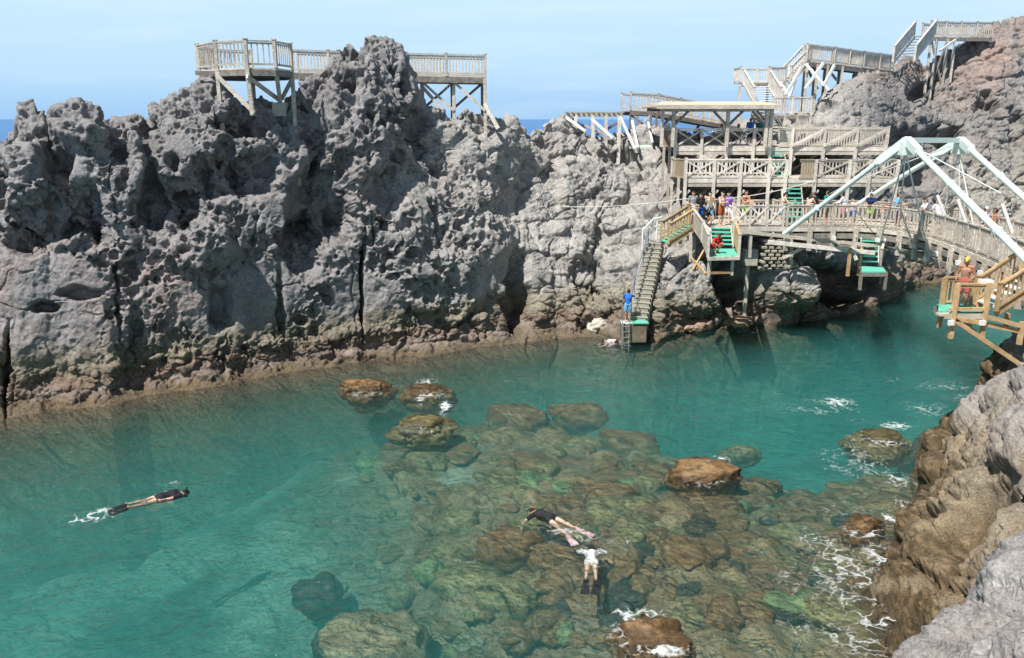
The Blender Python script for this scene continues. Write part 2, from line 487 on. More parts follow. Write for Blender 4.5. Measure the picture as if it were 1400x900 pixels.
    D = face * top * 0.62 * fbm(P, 5.5, 3, 11)
    D += face * 0.30 * (1 - .45 * sstep(300, 380, PY)) * fbm(P + .4 * np.stack([wx, wy, wz], 1), 2.0, 3, 21)
    for (fx, fy, hw, hh, dep, hard) in FORMS:
        m = (np.abs(PX - fx) < hw * 2 + 30) & (np.abs(PY - fy) < hh * 2 + 30) & (S <= 1.0)
        wob = 1.0 if hw > 12 else .25
        q = np.sqrt(((PX[m] + (px_noise[m] - PX[m]) * wob - fx) / hw) ** 2 + ((PY[m] + (py_noise[m] - PY[m]) * wob - fy) / hh) ** 2)
        D[m] += dep * (1.5 if fx < 420 and hw > 12 else 1.0) * (1 - sstep(hard, 1.2, q))
    PWa = P + .2 * np.stack([wx, wy, wz], 1) + .12 * w2
    for sc_, dep, rad, seed, am in ((1.8, .6, .47, 51, 1.0), (1.05, .58, .52, 52, 1.0)):
        f1, f2, ih = worley(PWa * np.array([1, 1, .85], np.float32), sc_, seed, .95)
        r = rad * (.45 + .75 * ih)
        hole = 1 - sstep(r * .55, r * 1.0, f1)
        keep = sstep(-.08, .0, ih - (.22 + .75 * sstep(.05, .45, perlin(P, sc_ * 3.2, seed + 40))))
        D -= face * taf * am * dep * hole * keep * (.3 + .7 * lowz) * (1 - .75 * sstep(290, 360, PY)) * (1 - .6 * smooth)
    Q = (P + .3 * np.stack([wx, wy, wz], 1)) @ np.array([[.9, 0, .3], [0, .8, 0], [-.4, 0, 1.5]], np.float32) + .05 * w2
    f1, f2, ih = worley(Q, 2.7, 61, 1.0)
    e = f2 - f1
    hl = sstep(1100, 1200, px_noise)
    D += face * hl * .38 * fbm(P, 2.2, 4, 65, ridged=True, gain=.6)
    D += face * blocky * (1 - .6 * hl) * (.7 * (ih - .5) * sstep(0, .06, e) - .34 * (1 - sstep(0, .08, e)) + .06 * sstep(0, .5, e))
    f1, f2, ih = worley(PWa * np.array([1, 1, 1.3], np.float32), 1.1, 71, 1.0)
    D += led * (.75 * (ih - .45) * sstep(0, .35, f2 - f1) + .35 * fbm(P, 1.6, 2, 77))
    over = (PX > 905) & (PX < 1235) & (PY < 350) & (S <= 1)
    D = np.where(over, np.minimum(D, .25), D)
    face = face0
    V1 = V + Nn * D[:, None]
    # then the pits, joints and grit, carved square to that shape
    N1 = grid_normals(V1, nu, nv).reshape(nv, nu, 3) * sgn
    for k in (3, 2):
        c = np.cumsum(np.pad(N1, ((k + 1, k), (0, 0), (0, 0)), mode='edge'), axis=0); N1 = (c[2 * k + 1:] - c[:-2 * k - 1])
        c = np.cumsum(np.pad(N1, ((0, 0), (k + 1, k), (0, 0)), mode='edge'), axis=1); N1 = (c[:, 2 * k + 1:] - c[:, :-2 * k - 1])
        N1 /= np.linalg.norm(N1, axis=2, keepdims=True) + 1e-9
    N1 = N1.reshape(-1, 3)
    P1 = V1.astype(np.float32)
    a1, a2, a3 = perlin(P1, .7, 14), perlin(P1, .7, 15), perlin(P1, .7, 16)
    PW2 = P1 + .13 * np.stack([a1, a2, a3], 1)
    D = face * 0.11 * fbm(P1, .9, 3, 31, gain=.6)
    grit = sstep(-.3, .15, perlin(P1, 2.6, 33))
    D += face * (.025 + .07 * grit) * (1 - .6 * smooth) * fbm(P1, .36, 3, 35, ridged=True, gain=.6)
    D += face * (.06 + .08 * blocky) * fbm(P1 * np.array([1, 1, .55], np.float32), 1.1, 3, 41, ridged=True)
    for sc_, dep, rad, seed, am in ((.62, .30, .56, 53, 1.0), (.38, .19, .57, 54, 1.2), (.24, .10, .56, 55, 1.5)):
        f1, f2, ih = worley(PW2, sc_, seed, .95)
        r = rad * (.45 + .75 * ih)
        hole = 1 - sstep(r * .62, r * 1.0, f1)
        keep = sstep(-.06, .0, ih - (.15 + .85 * sstep(.0, .4, perlin(P1, sc_ * 4.2, seed + 40))))
        tt = np.minimum(1, taf * am * (1 - .3 * sstep(320, 420, PY)) * (1 - .85 * smooth))
        D -= face * tt * dep * hole * keep * (.4 + .6 * lowz)
        if sc_ == .24:
            cr = np.abs(perlin(P1 * np.array([1, 1, .28], np.float32), 1.9, 57) + .18 * a1)
            D -= face * .26 * (1 - sstep(0, .03, cr)) * sstep(-.1, .2, perlin(P1, 3.0, 58))
            cr = np.abs(perlin(P1 * np.array([.5, .5, 1.3], np.float32), 1.5, 59) + .2 * a2)
            D -= face * .16 * (1 - sstep(0, .025, cr)) * sstep(.0, .3, perlin(P1, 3.0, 60))
    for sc_, dep, gap, seed in ((1.3, .26, .15, 62), (.6, .10, .08, 63)):
        Q = (P1 + .25 * np.stack([wx, wy, wz], 1)) @ np.array([[1, 0, .35], [0, .9, 0], [-.45, 0, 1.5]], np.float32) + .04 * w2
        f1, f2, ih = worley(Q, sc_, seed, 1.0)
        e = f2 - f1
        joint = 1 - sstep(0.0, .09, e)
        mk = blocky * (1 - .35 * hl) * sstep(-.25, .15, perlin(P1, sc_ * 3, seed + 9))
        D += face * mk * (dep * (ih - .5) * 1.5 * sstep(0, .05, e) - gap * joint + dep * .18 * sstep(0, .5, e))
    f1, f2, ih = worley(PW2, .34, 72, 1.0)
    D += led * (.16 * (ih - .5) * sstep(0, .25, f2 - f1) - .07 * (1 - sstep(0, .15, f2 - f1)) + .07 * fbm(P1, .25, 3, 73, ridged=True))
    D = np.where(over, np.minimum(D, .1), D)
    V2 = V1 + N1 * D[:, None]
    # colours of the rock itself
    z = V2[:, 2]
    n1 = fbm(P, 4.0, 4, 81); n2 = fbm(P, 1.2, 4, 82); n3 = fbm(P * np.array([1, 1, 2.5], np.float32), .7, 3, 83)
    grey = np.array([.224, .213, .212]); warm = np.array([.275, .21, .19]); light = np.array([.36, .345, .32]); red = np.array([.34, .22, .175]); tan = np.array([.33, .27, .17])
    C = np.repeat(grey[None], len(P), 0)
    def mix(C, col, f): f = np.clip(f, 0, 1)[:, None]; return C * (1 - f) + np.asarray(col) * f
    C = mix(C, light, sstep(430, 720, px_noise) * .8 * sstep(-.5, .3, n1 + .25) * (1 - .6 * sstep(180, 90, PY) * (PX < 620)))
    C = mix(C, warm, (1 - sstep(200, 330, px_noise)) * sstep(300, 400, PY) * sstep(-.25, .3, n1) * .75)
    C = mix(C, warm, sstep(.15, .45, n1) * .3)
    hill = sstep(1120, 1220, px_noise)
    C = mix(C, [.20, .186, .178], hill * .85)
    C = mix(C, red, hill * sstep(170, 70, py_noise) * sstep(-.15, .3, n1 + .05) * .55)
    C = mix(C, red, hill * sstep(.2, .4, n1) * .15)
    C = mix(C, [.40, .37, .30], sstep(1255, 1330, px_noise) * sstep(170, 280, py_noise) * .45)
    # weathering by height over the sea
    tz = z + .35 * n2 + .25 * n1
    C = mix(C, [.19, .165, .11], sstep(2.6, 1.6, tz) * sstep(.5, .9, tz) * .75)          # olive film
    C = mix(C, [.165, .115, .085], sstep(1.35, .9, tz) * sstep(.1, .3, tz) * .75)
    C = mix(C, [.30, .26, .22], sstep(.85, .55, tz) * sstep(.15, .4, tz) * sstep(0, .35, n3 + n2 * .5) * .7)  # barnacles
    C = mix(C, [.24, .20, .08], sstep(.45, .25, tz) * sstep(-.1, .1, tz) * sstep(0, .3, n2) * .6)
    C = mix(C, [.115, .085, .05], sstep(.42, .12, z + .25 * n2) * .9)
    C = mix(C, [.12, .10, .05], sstep(-.2, -.9, z))
    C = mix(C, [.25, .25, .18], sstep(-1.2, -4.2, z) * sstep(-.35, .15, n2 + n1))
    C = mix(C, [.10, .10, .06], sstep(-.6, -1.5, z) * sstep(.0, .25, n2) * .7)
    # yellow-green tufts of lichen in a few hollows
    C = mix(C, [.22, .22, .06], (PX < 420) * (PY < 200) * sstep(.42, .5, n2) * .8)
    o = grid_mesh("cliff", V2, nu, nv, M['cliff'], attr=C)
    tag(o, "long grey pitted volcanic cliff round the far side of the inlet", None, None, 'structure')
    return V2.reshape(nv, nu, 3), pxs

CLIFF, CLIFF_PX = build_cliff()
_cf = CLIFF[40:40 + 430]

def cliff_at(px, py):
    """point of the built rock seen at this place of the photograph"""
    j = int(np.argmin(np.abs(CLIFF_PX - px)))
    best, bp = 1e9, None
    for jj in range(max(0, j - 3), min(len(CLIFF_PX), j + 4)):
        c = _cf[:, jj]
        dy, dz = c[:, 1], c[:, 2] - CAM_H
        dep = dy * CP - dz * SP
        y = 450 - F * (dz * CP + dy * SP) / dep
        x = 700 + F * c[:, 0] / dep
        e = np.abs(y - py) + np.abs(x - px)
        k = int(np.argmin(e))
        if e[k] < best: best, bp = e[k], c[k]
    return Vector(bp)

def ground_z(x, y):
    """height of the cliff sheet under a place (highest sheet point nearby)"""
    d = (CLIFF[..., 0] - x) ** 2 + (CLIFF[..., 1] - y) ** 2
    m = d < .12
    if not m.any():
        return float(CLIFF[..., 2].ravel()[np.argmin(d)])
    return float(CLIFF[..., 2][m].mean())

# ------------------------------------------------------------------ seabed
SB = [(0, 620, -4.5), (0, 700, -5), (0, 900, -5.2), (200, 750, -5), (300, 870, -5), (150, 610, -4.6), (300, 640, -4.2), (350, 560, -3.8), (450, 560, -2.6), (420, 700, -3.6), (420, 800, -3.8),
      (500, 860, -2.6), (540, 700, -2.4), (600, 600, -1.9), (700, 560, -1.4), (800, 560, -1.9), (700, 640, -1.5), (640, 800, -2.4), (640, 880, -3.0), (800, 700, -1.3), (760, 860, -2.3),
      (900, 800, -1.3), (950, 720, -1.1), (900, 620, -1.3), (1000, 610, -1.8), (1100, 610, -2.6), (1050, 700, -1.3), (1150, 760, -1.1), (1050, 850, -1.2), (1150, 890, -.9),
      (600, 510, -3.2), (850, 515, -3.8), (1000, 530, -4.6), (1150, 500, -4.8), (1250, 480, -5.5), (1350, 440, -5), (1200, 620, -1.6), (1300, 560, -3), (1230, 680, -1.0), (1200, 800, -.8), (1220, 890, -.8)]
_sb = [at_z(a, b, 0) for a, b, _ in SB]
sb_f = rbf([(p.x, p.y) for p in _sb] + [(-50, 10), (-40, 0), (0, -8), (40, 60), (10, 60), (-50, 60), (60, 20), (60, 60)], [c for _, _, c in SB] + [-6, -6, -3, -6, -7, -7, -2, -6])

def bed_z(x, y):
    x = np.asarray(x, float); y = np.asarray(y, float)
    return np.clip(sb_f(x, y) * np.where(sb_f(x, y) > -2.2, .75, 1.0), -6.5, -.6)

def build_bed():
    xs = np.arange(-48, 50, .16); ys = np.arange(-6, 66, .16)
    X, Y = np.meshgrid(xs, ys)
    X = X.ravel(); Y = Y.ravel()
    Z = bed_z(X, Y)
    P = np.stack([X, Y, Z * 0], 1).astype(np.float32)
    n = fbm(P, 3.0, 4, 91); n2 = fbm(P, .9, 3, 92)
    shallow = sstep(-4.2, -1.8, Z)
    f1, f2, ih = worley(P + .3 * np.stack([n2, n2, n2], 1), 1.3, 93)
    Z = Z + .35 * n + .24 * n2 + shallow * (.6 * (ih - .35) * sstep(.0, .3, f2 - f1))
    n3 = fbm(P, 6.0, 3, 94)
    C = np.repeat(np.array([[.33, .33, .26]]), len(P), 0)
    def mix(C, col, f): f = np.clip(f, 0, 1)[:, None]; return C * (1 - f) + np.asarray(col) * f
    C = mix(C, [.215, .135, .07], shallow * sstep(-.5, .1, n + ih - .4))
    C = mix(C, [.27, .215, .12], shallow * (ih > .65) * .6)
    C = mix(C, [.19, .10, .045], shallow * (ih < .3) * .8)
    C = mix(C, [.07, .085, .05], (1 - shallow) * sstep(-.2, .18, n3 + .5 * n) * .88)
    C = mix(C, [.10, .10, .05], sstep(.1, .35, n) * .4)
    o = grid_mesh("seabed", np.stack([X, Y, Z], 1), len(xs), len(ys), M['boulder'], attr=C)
    tag(o, "stony seabed of the inlet under clear water", None, None, 'structure')
build_bed()

# ------------------------------------------------------------------ rocky shore on the near side
SH = [(1400, 512, 3.5), (1372, 538, 3.1), (1342, 566, 2.5), (1312, 592, 1.7), (1278, 610, .9), (1256, 626, .35), (1250, 645, 0.05), (1256, 668, .1), (1300, 640, 1.5), (1350, 620, 2.7),
      (1400, 600, 3.7), (1300, 690, 1.9), (1350, 672, 2.7), (1400, 650, 3.5), (1268, 690, 1.2), (1240, 716, .8), (1332, 722, 1.6), (1282, 755, 1.1), (1330, 765, 1.2), (1380, 735, 2.0),
      (1222, 742, .1), (1216, 778, 0), (1240, 790, .35), (1290, 800, .7), (1200, 822, 0.0), (1240, 830, .25), (1222, 865, .02), (1255, 868, .2), (1215, 895, -.1), (1260, 840, .45), (1310, 790, .9),
      (1170, 850, -.45), (1180, 790, -.5), (1200, 740, -.6), (1225, 690, -.7), (1225, 640, -.9), (1240, 600, -1.3), (1150, 890, -.8), (1300, 560, -2.5), (1340, 530, -3.2), (1100, 700, -1.4)]
FG = [(1440, 722, 5.0), (1408, 750, 4.8), (1375, 792, 4.65), (1338, 824, 4.5), (1306, 860, 4.35), (1276, 884, 4.25), (1254, 906, 4.15), (1238, 936, 4.0)]
FGI = [(1370, 860, 4.8), (1420, 850, 5.2), (1430, 790, 5.1), (1320, 905, 4.55), (1390, 905, 5.1), (1470, 730, 5.3)]

def build_shore():
    pts, vals = [], []
    for a, b, c in SH:
        if b > 620: a += 24
        elif b > 560: a += 10
        p = at_z(a, b, c); pts.append((p.x, p.y)); vals.append(c)
    for a, b, c in FG:
        p = at_z(a, b, c); pts.append((p.x, p.y)); vals.append(c)
        d = Vector((p.x, p.y)).normalized()
        q = Vector((p.x, p.y)) + d * .75 + Vector((-.15, 0)); pts.append((q.x, q.y)); vals.append(c - 1.9)
        q = Vector((p.x, p.y)) + d * 1.9 + Vector((-.2, 0)); pts.append((q.x, q.y)); vals.append(c - 3.9)
    for a, b, c in FGI:
        p = at_z(a, b, c); pts.append((p.x, p.y)); vals.append(c)
    ext = [(3.6, 5.2, 3.6), (2.6, 6.4, 1.2), (0, 4, 3.0), (0, 1.5, 7.5), (0, -3, 9.0), (3, 3, 6.5), (6, 4, 6.8), (9, 6, 7), (-5, 0, 6.5), (-7, 4, 1), (-3, 7, -.8), (2, 9, -.8), (4.5, 12, -.9), (-12, -4, 5), (-14, 3, -2), (-20, -4, -2),
           (12, 10, 6.5), (14, 14, 5.8), (18, 20, 5.2), (20, 26, 5), (24, 30, 4.8), (26, 22, 6.5), (30, 30, 6), (19.5, 28.5, 2.2), (21, 33, 1.5), (25, 37, 2), (20.5, 36, -2.5), (32, 40, 4), (12, 0, 9), (25, 10, 9), (40, 30, 9), (17, 30, -3.2), (25, 41, -3), (40, 46, 0), (8, 22, -1.6), (5, 17, -1.5)]
    for x, y, z in ext: pts.append((x, y)); vals.append(z)
    f = rbf(pts, vals)
    az = np.concatenate([np.linspace(-80, 12, 60, endpoint=False), np.linspace(12, 37, 620, endpoint=False), np.linspace(37, 85, 50)])
    rg = np.concatenate([np.linspace(.3, 6, 30, endpoint=False), 6 * (46 / 6) ** np.linspace(0, 1, 640)])
    A, Rg = np.meshgrid(np.radians(az), rg)
    X = (Rg * np.sin(A)).ravel(); Y = (Rg * np.cos(A)).ravel()
    Z = np.clip(f(X, Y), -5, 10)
    Z = Z - 3.5 * sstep(-.45, -1.5, Z)
    nu, nv = len(az), len(rg)
    V = np.stack([X, Y, Z], 1)
    P = V.astype(np.float32)
    Nn = grid_normals(V, nu, nv)
    Nn *= np.sign(Nn[:, 2:3] + 1e-9)
    G = Nn.reshape(nv, nu, 3)
    for _ in range(2):
        k = 6
        c = np.cumsum(np.pad(G, ((k, k), (0, 0), (0, 0)), mode='edge'), axis=0); G = (c[2 * k:] - c[:-2 * k]) / (2 * k)
        c = np.cumsum(np.pad(G, ((0, 0), (k, k), (0, 0)), mode='edge'), axis=1); G = (c[:, 2 * k:] - c[:, :-2 * k]) / (2 * k)
    Nn = (G / (np.linalg.norm(G, axis=2, keepdims=True) + 1e-9)).reshape(-1, 3)
    w = np.stack([perlin(P, 1.3, 101), perlin(P, 1.3, 102), perlin(P, 1.3, 103)], 1)
    PW = P + .5 * w
    up = sstep(-1.5, .3, Z)
    fg = ((X > 2) & (Y < 13) & (Z > 2.0)) * 1.0
    D = .45 * up * fbm(P, 2.6, 4, 111) + .16 * up * fbm(PW, .9, 4, 112, ridged=True)
    f1, f2, ih = worley(PW * np.array([1, 1.1, 1.3], np.float32), 1.9, 113)
    e = f2 - f1
    D += up * (.4 * (ih - .5) * sstep(0, .15, e) - .22 * (1 - sstep(0, .13, e)) + .2 * sstep(0, .5, e)) * (1 - .5 * fg)
    f1, f2, ih = worley(PW, .55, 114)
    e = f2 - f1
    D += up * (.1 * (ih - .5) - .07 * (1 - sstep(0, .15, e))) * (1 - .3 * fg)
    f1, f2, ih = worley(P + .2 * w, .30, 115)
    D -= up * (.055 + .07 * (Y > 11.5)) * (1 - sstep(.14, .34, f1)) * (ih > .4) * sstep(-.2, .15, perlin(P, 1.4, 125))
    D += (.05 + .05 * (Y > 11.5)) * up * fbm(P, .24, 3, 116, ridged=True) + .018 * up * fbm(P, .06, 2, 118, ridged=True)
    f1, f2, ih = worley(P + .1 * w, .11, 119)
    D -= up * .03 * (1 - sstep(.1, .32, f1)) * (ih > .6)
    cr = np.abs(perlin(P, 1.1, 120) + .25 * perlin(P, .25, 121))
    D -= up * .12 * (1 - sstep(0, .03, cr))
    # dark hollow
    h = at_z(1332, 722, 1.6)
    q = np.sqrt((X - h.x) ** 2 + ((Y - h.y)) ** 2) / .75
    D -= 1.0 * (1 - sstep(.35, 1.1, q + .35 * w[:, 0]))
    kelp = sstep(.9, .3, Z) * sstep(-.5, 0, Z)
    f1, f2, ih = worley(PW, .16, 117)
    D += kelp * .09 * (1 - f1) + kelp * .10 * fbm(P, .3, 3, 124, ridged=True)
    V2 = V + Nn * D[:, None]
    z = V2[:, 2]
    n1 = fbm(P, 2.5, 4, 121); n2 = fbm(P, .6, 4, 122); n3 = fbm(P, .18, 3, 123)
    def mix(C, col, f): f = np.clip(f, 0, 1)[:, None]; return C * (1 - f) + np.asarray(col) * f
    C = np.repeat(np.array([[.31, .29, .275]]), len(P), 0)
    C = mix(C, [.38, .36, .345], fg * sstep(-.2, .3, n2 + n1) * .7)
    C = mix(C, [.26, .24, .235], sstep(.05, .4, n1) * .5)
    C = mix(C, [.34, .26, .24], fg * sstep(.15, .4, n1) * .3)
    tz = z + .5 * n1 + .25 * n2
    nf = (Y > 11.5) * 1.0
    C = mix(C, [.235, .19, .125], nf * sstep(4.4, 2.6, tz) * sstep(25, 20, Y) * .85)
    C = mix(C, [.25, .19, .115], nf * sstep(2.3, 1.2, tz) * .8)
    C = mix(C, [.20, .10, .07], nf * sstep(2.6, 1.4, tz) * sstep(.12, .35, n1) * .6)
    C = mix(C, [.13, .085, .045], nf * sstep(1.4, .6, tz) * sstep(-.3, .2, n2) * .85)
    C = mix(C, [.13, .09, .045], nf * sstep(1.2, .4, z) * .8)
    C = mix(C, [.06, .045, .025], nf * sstep(1.6, .7, tz) * sstep(-.15, .15, n3) * .85)
    C = mix(C, [.045, .035, .02], nf * sstep(.55, .2, z) * sstep(-.3, .1, n2) * .7)
    C = mix(C, [.33, .27, .18], nf * sstep(2.6, 1.0, z) * sstep(.1, .3, n2) * .5)
    C = mix(C, [.10, .075, .045], nf * sstep(2.2, .8, z) * sstep(.12, .3, -n2) * .6)
    C = mix(C, [.16, .10, .05], sstep(.05, -.1, z))
    o = grid_mesh("rocky_shore", V2, nu, nv, M['shore'], attr=C)
    tag(o, "pale and brown rock shore on the near side of the inlet", None, None, 'structure')
    return V2.reshape(nv, nu, 3)
SHORE = build_shore()

def shore_z(x, y):
    d = (SHORE[..., 0] - x) ** 2 + (SHORE[..., 1] - y) ** 2
    k = np.argsort(d.ravel())[:6]
    return float(SHORE[..., 2].ravel()[k].mean())

# ------------------------------------------------------------------ the water
FOAM = []   # (x, y, rx, ry, angle, strength) in metres on the water
def foam(px, py, wpx, hpx, st, ang=0.0):
    c = at_z(px, py, 0); e = at_z(px + wpx, py, 0); d = at_z(px, py - hpx, 0)
    FOAM.append((c.x, c.y, max(.15, e.x - c.x), max(.2, d.y - c.y), ang, st))
for a in [(1145, 550, 22, 8, .95), (1110, 548, 16, 3, .5), (1225, 582, 22, 6, .9), (1170, 575, 20, 5, .4), (1290, 528, 55, 10, .42), (1330, 545, 40, 9, .5), (1220, 520, 40, 8, .3), (1300, 600, 20, 10, .6), (1245, 700, 16, 20, .7), (1205, 760, 24, 20, .7), (1190, 850, 30, 26, .7), (1150, 870, 40, 20, .55), (1140, 800, 50, 40, .5), (1180, 720, 24, 12, .7), (1270, 560, 40, 12, .5), (1180, 640, 60, 22, .42), (1225, 655, 22, 16, .62), (1160, 620, 50, 14, .40),
          (1216, 709, 7, 7, 1.3), (1240, 770, 14, 16, .8), (1150, 770, 40, 40, .56), (1190, 790, 40, 30, .62), (1160, 820, 36, 26, .58), (1130, 790, 26, 30, .5), (1215, 850, 26, 18, .72), (1240, 880, 20, 18, .85), (1180, 880, 40, 22, .6), (1120, 740, 40, 20, .5),
          (1080, 790, 40, 30, .36), (1235, 775, 30, 30, .8), (1200, 805, 40, 30, .7), (870, 872, 46, 30, .7), (960, 652, 50, 14, .55), (578, 585, 40, 9, .5), (500, 540, 34, 7, .5), (1205, 604, 40, 9, .7), (1180, 724, 30, 14, .8), (1350, 545, 40, 8, .6), (1120, 560, 60, 8, .5), (862, 850, 18, 22, 1.0), (850, 835, 14, 9, .9), (910, 888, 30, 10, 1.15), (880, 838, 30, 8, .8), (915, 870, 26, 8, .8), (985, 628, 12, 5, 1.0), (608, 557, 9, 9, 1.2), (583, 522, 16, 5, .95), (576, 545, 7, 8, .95), (595, 540, 18, 4, .8), (500, 530, 26, 4, .8), (475, 532, 14, 3, .7),
          (125, 706, 30, 9, .78), (105, 712, 14, 5, .95), (140, 699, 12, 6, .9), (540, 530, 30, 5, .4), (770, 726, 30, 8, .62), (800, 735, 22, 10, .60), (845, 742, 20, 4, .5), (235, 660, 14, 4, .4), (812, 768, 12, 10, .6),
          (700, 520, 60, 6, .25), (1060, 560, 60, 12, .22), (1010, 530, 60, 10, .15), (60, 590, 50, 6, .25), (200, 580, 60, 5, .2), (380, 530, 60, 4, .25), (1250, 870, 12, 20, 1.0), (1100, 860, 50, 26, .34), (1150, 700, 40, 20, .32), (845, 472, 22, 3, .7)]:
    foam(*a)

def build_water():
    az = np.concatenate([np.linspace(-70, -36, 40, endpoint=False), np.linspace(-36, 36, 760, endpoint=False), np.linspace(36, 62, 30)])
    rg = 4 * (64 / 4) ** np.linspace(0, 1, 560)
    A, Rg = np.meshgrid(np.radians(az), rg)
    X = (Rg * np.sin(A)).ravel(); Y = (Rg * np.cos(A)).ravel()
    P = np.stack([X, Y, X * 0], 1).astype(np.float32)
    Z = .06 * fbm(P * np.array([1, 1.2, 1], np.float32), 5.0, 2, 134) + .045 * fbm(P * np.array([1, 1.3, 1], np.float32), 1.7, 4, 131) + .02 * fbm(P, .5, 3, 132)
    fm = np.zeros(len(P), np.float32)
    wob = .5 * perlin(P, .8, 133)
    for x, y, rx, ry, an, st in FOAM:
        m = (np.abs(X - x) < rx * 2.2 + .3) & (np.abs(Y - y) < ry * 2.2 + .3)
        q = ((X[m] - x) / rx) ** 2 + ((Y[m] - y) / ry) ** 2
        fm[m] = np.maximum(fm[m], (.83 if x > 8 and y < 26 else .74) * st * np.exp(-q * (1 + wob[m])))
    Z = Z + .05 * np.clip(fm - .6, 0, 1)
    nu, nv = len(az), len(rg)
    V = np.stack([X, Y, Z], 1)
    # close the body of water: skirt down to below the bed and a bottom
    me = bpy.data.meshes.new("inlet_water")
    a = (np.arange(nv - 1)[:, None] * nu + np.arange(nu - 1)[None]).ravel()
    q = np.stack([a, a + 1, a + nu + 1, a + nu], 1)
    ring = list(range(0, nu)) + [k * nu + nu - 1 for k in range(1, nv)] + [(nv - 1) * nu + k for k in range(nu - 2, -1, -1)] + [k * nu for k in range(nv - 2, 0, -1)]
    n0 = len(V)
    low = V[ring].copy(); low[:, 2] = -9
    V = np.vstack([V, low])
    m_ = len(ring)
    faces = [tuple(f) for f in q.tolist()]
    for k in range(m_):
        k2 = (k + 1) % m_
        faces.append((ring[k2], ring[k], n0 + k, n0 + k2))
    faces.append(tuple(n0 + k for k in range(m_)))
    me.from_pydata(V.tolist(), [], faces)
    me.polygons.foreach_set("use_smooth", np.array([i < len(q) for i in range(len(faces))]))
    at = me.attributes.new("foam", 'FLOAT', 'POINT')
    at.data.foreach_set("value", np.concatenate([fm, np.zeros(m_, np.float32)]))
    # material
    m, n, l = new_mat("sea_water")
    out = N(n, 'ShaderNodeOutputMaterial')
    g = N(n, 'ShaderNodeNewGeometry')
    mp = N(n, 'ShaderNodeMapping'); mp.inputs['Scale'].default_value = (1, 1.15, 1); mp.inputs['Rotation'].default_value = (0, 0, .35)
    l.new(g.outputs['Position'], mp.inputs[0])
    a1 = N(n, 'ShaderNodeTexNoise', Scale=.9, Detail=4.0, Roughness=0.55, Distortion=0.9)
    a2 = N(n, 'ShaderNodeTexNoise', Scale=5.5, Detail=4.0, Roughness=0.6, Distortion=0.5)
    for q_ in (a1, a2): l.new(mp.outputs[0], q_.inputs['Vector'])
    s1 = N(n, 'ShaderNodeMath', operation='MULTIPLY_ADD'); l.new(a2.outputs['Fac'], s1.inputs[0]); s1.inputs[1].default_value = .28; l.new(a1.outputs['Fac'], s1.inputs[2])
    a3 = N(n, 'ShaderNodeTexNoise', Scale=17.0, Detail=3.0, Roughness=0.6); l.new(mp.outputs[0], a3.inputs['Vector'])
    s0_ = s1; s1 = N(n, 'ShaderNodeMath', operation='MULTIPLY_ADD'); l.new(a3.outputs['Fac'], s1.inputs[0]); s1.inputs[1].default_value = .05; l.new(s0_.outputs[0], s1.inputs[2])
    bp = N(n, 'ShaderNodeBump', Strength=1.0, Distance=.34); l.new(s1.outputs[0], bp.inputs['Height'])
    fr = N(n, 'ShaderNodeFresnel', IOR=1.33); l.new(bp.outputs[0], fr.inputs['Normal'])
    gl = N(n, 'ShaderNodeBsdfGlossy', Roughness=.06); l.new(bp.outputs[0], gl.inputs['Normal'])
    tr = N(n, 'ShaderNodeBsdfTransparent'); tr.inputs[0].default_value = (.97, .99, .99, 1)
    mx = N(n, 'ShaderNodeMixShader'); l.new(fr.outputs[0], mx.inputs[0]); l.new(tr.outputs[0], mx.inputs[1]); l.new(gl.outputs[0], mx.inputs[2])
    # foam: lace of bubbles
    fa = N(n, 'ShaderNodeAttribute', attribute_name="foam")
    nw = N(n, 'ShaderNodeTexNoise', Scale=2.2, Detail=3.0); l.new(g.outputs['Position'], nw.inputs['Vector'])
    wv = N(n, 'ShaderNodeVectorMath', operation='MULTIPLY_ADD'); l.new(nw.outputs['Color'], wv.inputs[0]); wv.inputs[1].default_value = (1.1, 1.1, 0); l.new(g.outputs['Position'], wv.inputs[2])
    vo = N(n, 'ShaderNodeTexVoronoi', Scale=2.3); vo.feature = 'DISTANCE_TO_EDGE'; l.new(wv.outputs[0], vo.inputs['Vector'])
    lace = N(n, 'ShaderNodeMapRange'); lace.inputs['From Min'].default_value = 0.0; lace.inputs['From Max'].default_value = .16; lace.inputs['To Min'].default_value = 1.0; lace.inputs['To Max'].default_value = 0.0
    l.new(vo.outputs['Distance'], lace.inputs['Value'])
    fn = N(n, 'ShaderNodeTexNoise', Scale=7.0, Detail=6.0, Roughness=0.75); l.new(g.outputs['Position'], fn.inputs['Vector'])
    c1 = N(n, 'ShaderNodeMath', operation='MULTIPLY_ADD'); l.new(lace.outputs[0], c1.inputs[0]); c1.inputs[1].default_value = .5; l.new(fn.outputs['Fac'], c1.inputs[2])
    c2 = N(n, 'ShaderNodeMath', operation='ADD'); l.new(c1.outputs[0], c2.inputs[0]); l.new(fa.outputs['Fac'], c2.inputs[1])
    c3 = N(n, 'ShaderNodeMapRange'); c3.inputs['From Min'].default_value = 1.12; c3.inputs['From Max'].default_value = 1.72; l.new(c2.outputs[0], c3.inputs['Value'])
    fo = N(n, 'ShaderNodeBsdfDiffuse'); fo.inputs[0].default_value = (.82, .86, .86, 1)
    c4 = N(n, 'ShaderNodeMath', operation='MULTIPLY'); l.new(c3.outputs[0], c4.inputs[0]); c4.inputs[1].default_value = .8
    mf = N(n, 'ShaderNodeMixShader'); l.new(c4.outputs[0], mf.inputs[0]); l.new(mx.outputs[0], mf.inputs[1]); l.new(fo.outputs[0], mf.inputs[2])
    l.new(mf.outputs[0], out.inputs['Surface'])
    ab = N(n, 'ShaderNodeVolumeAbsorption', Density=0.26); ab.inputs[0].default_value = (.47, .835, .815, 1)
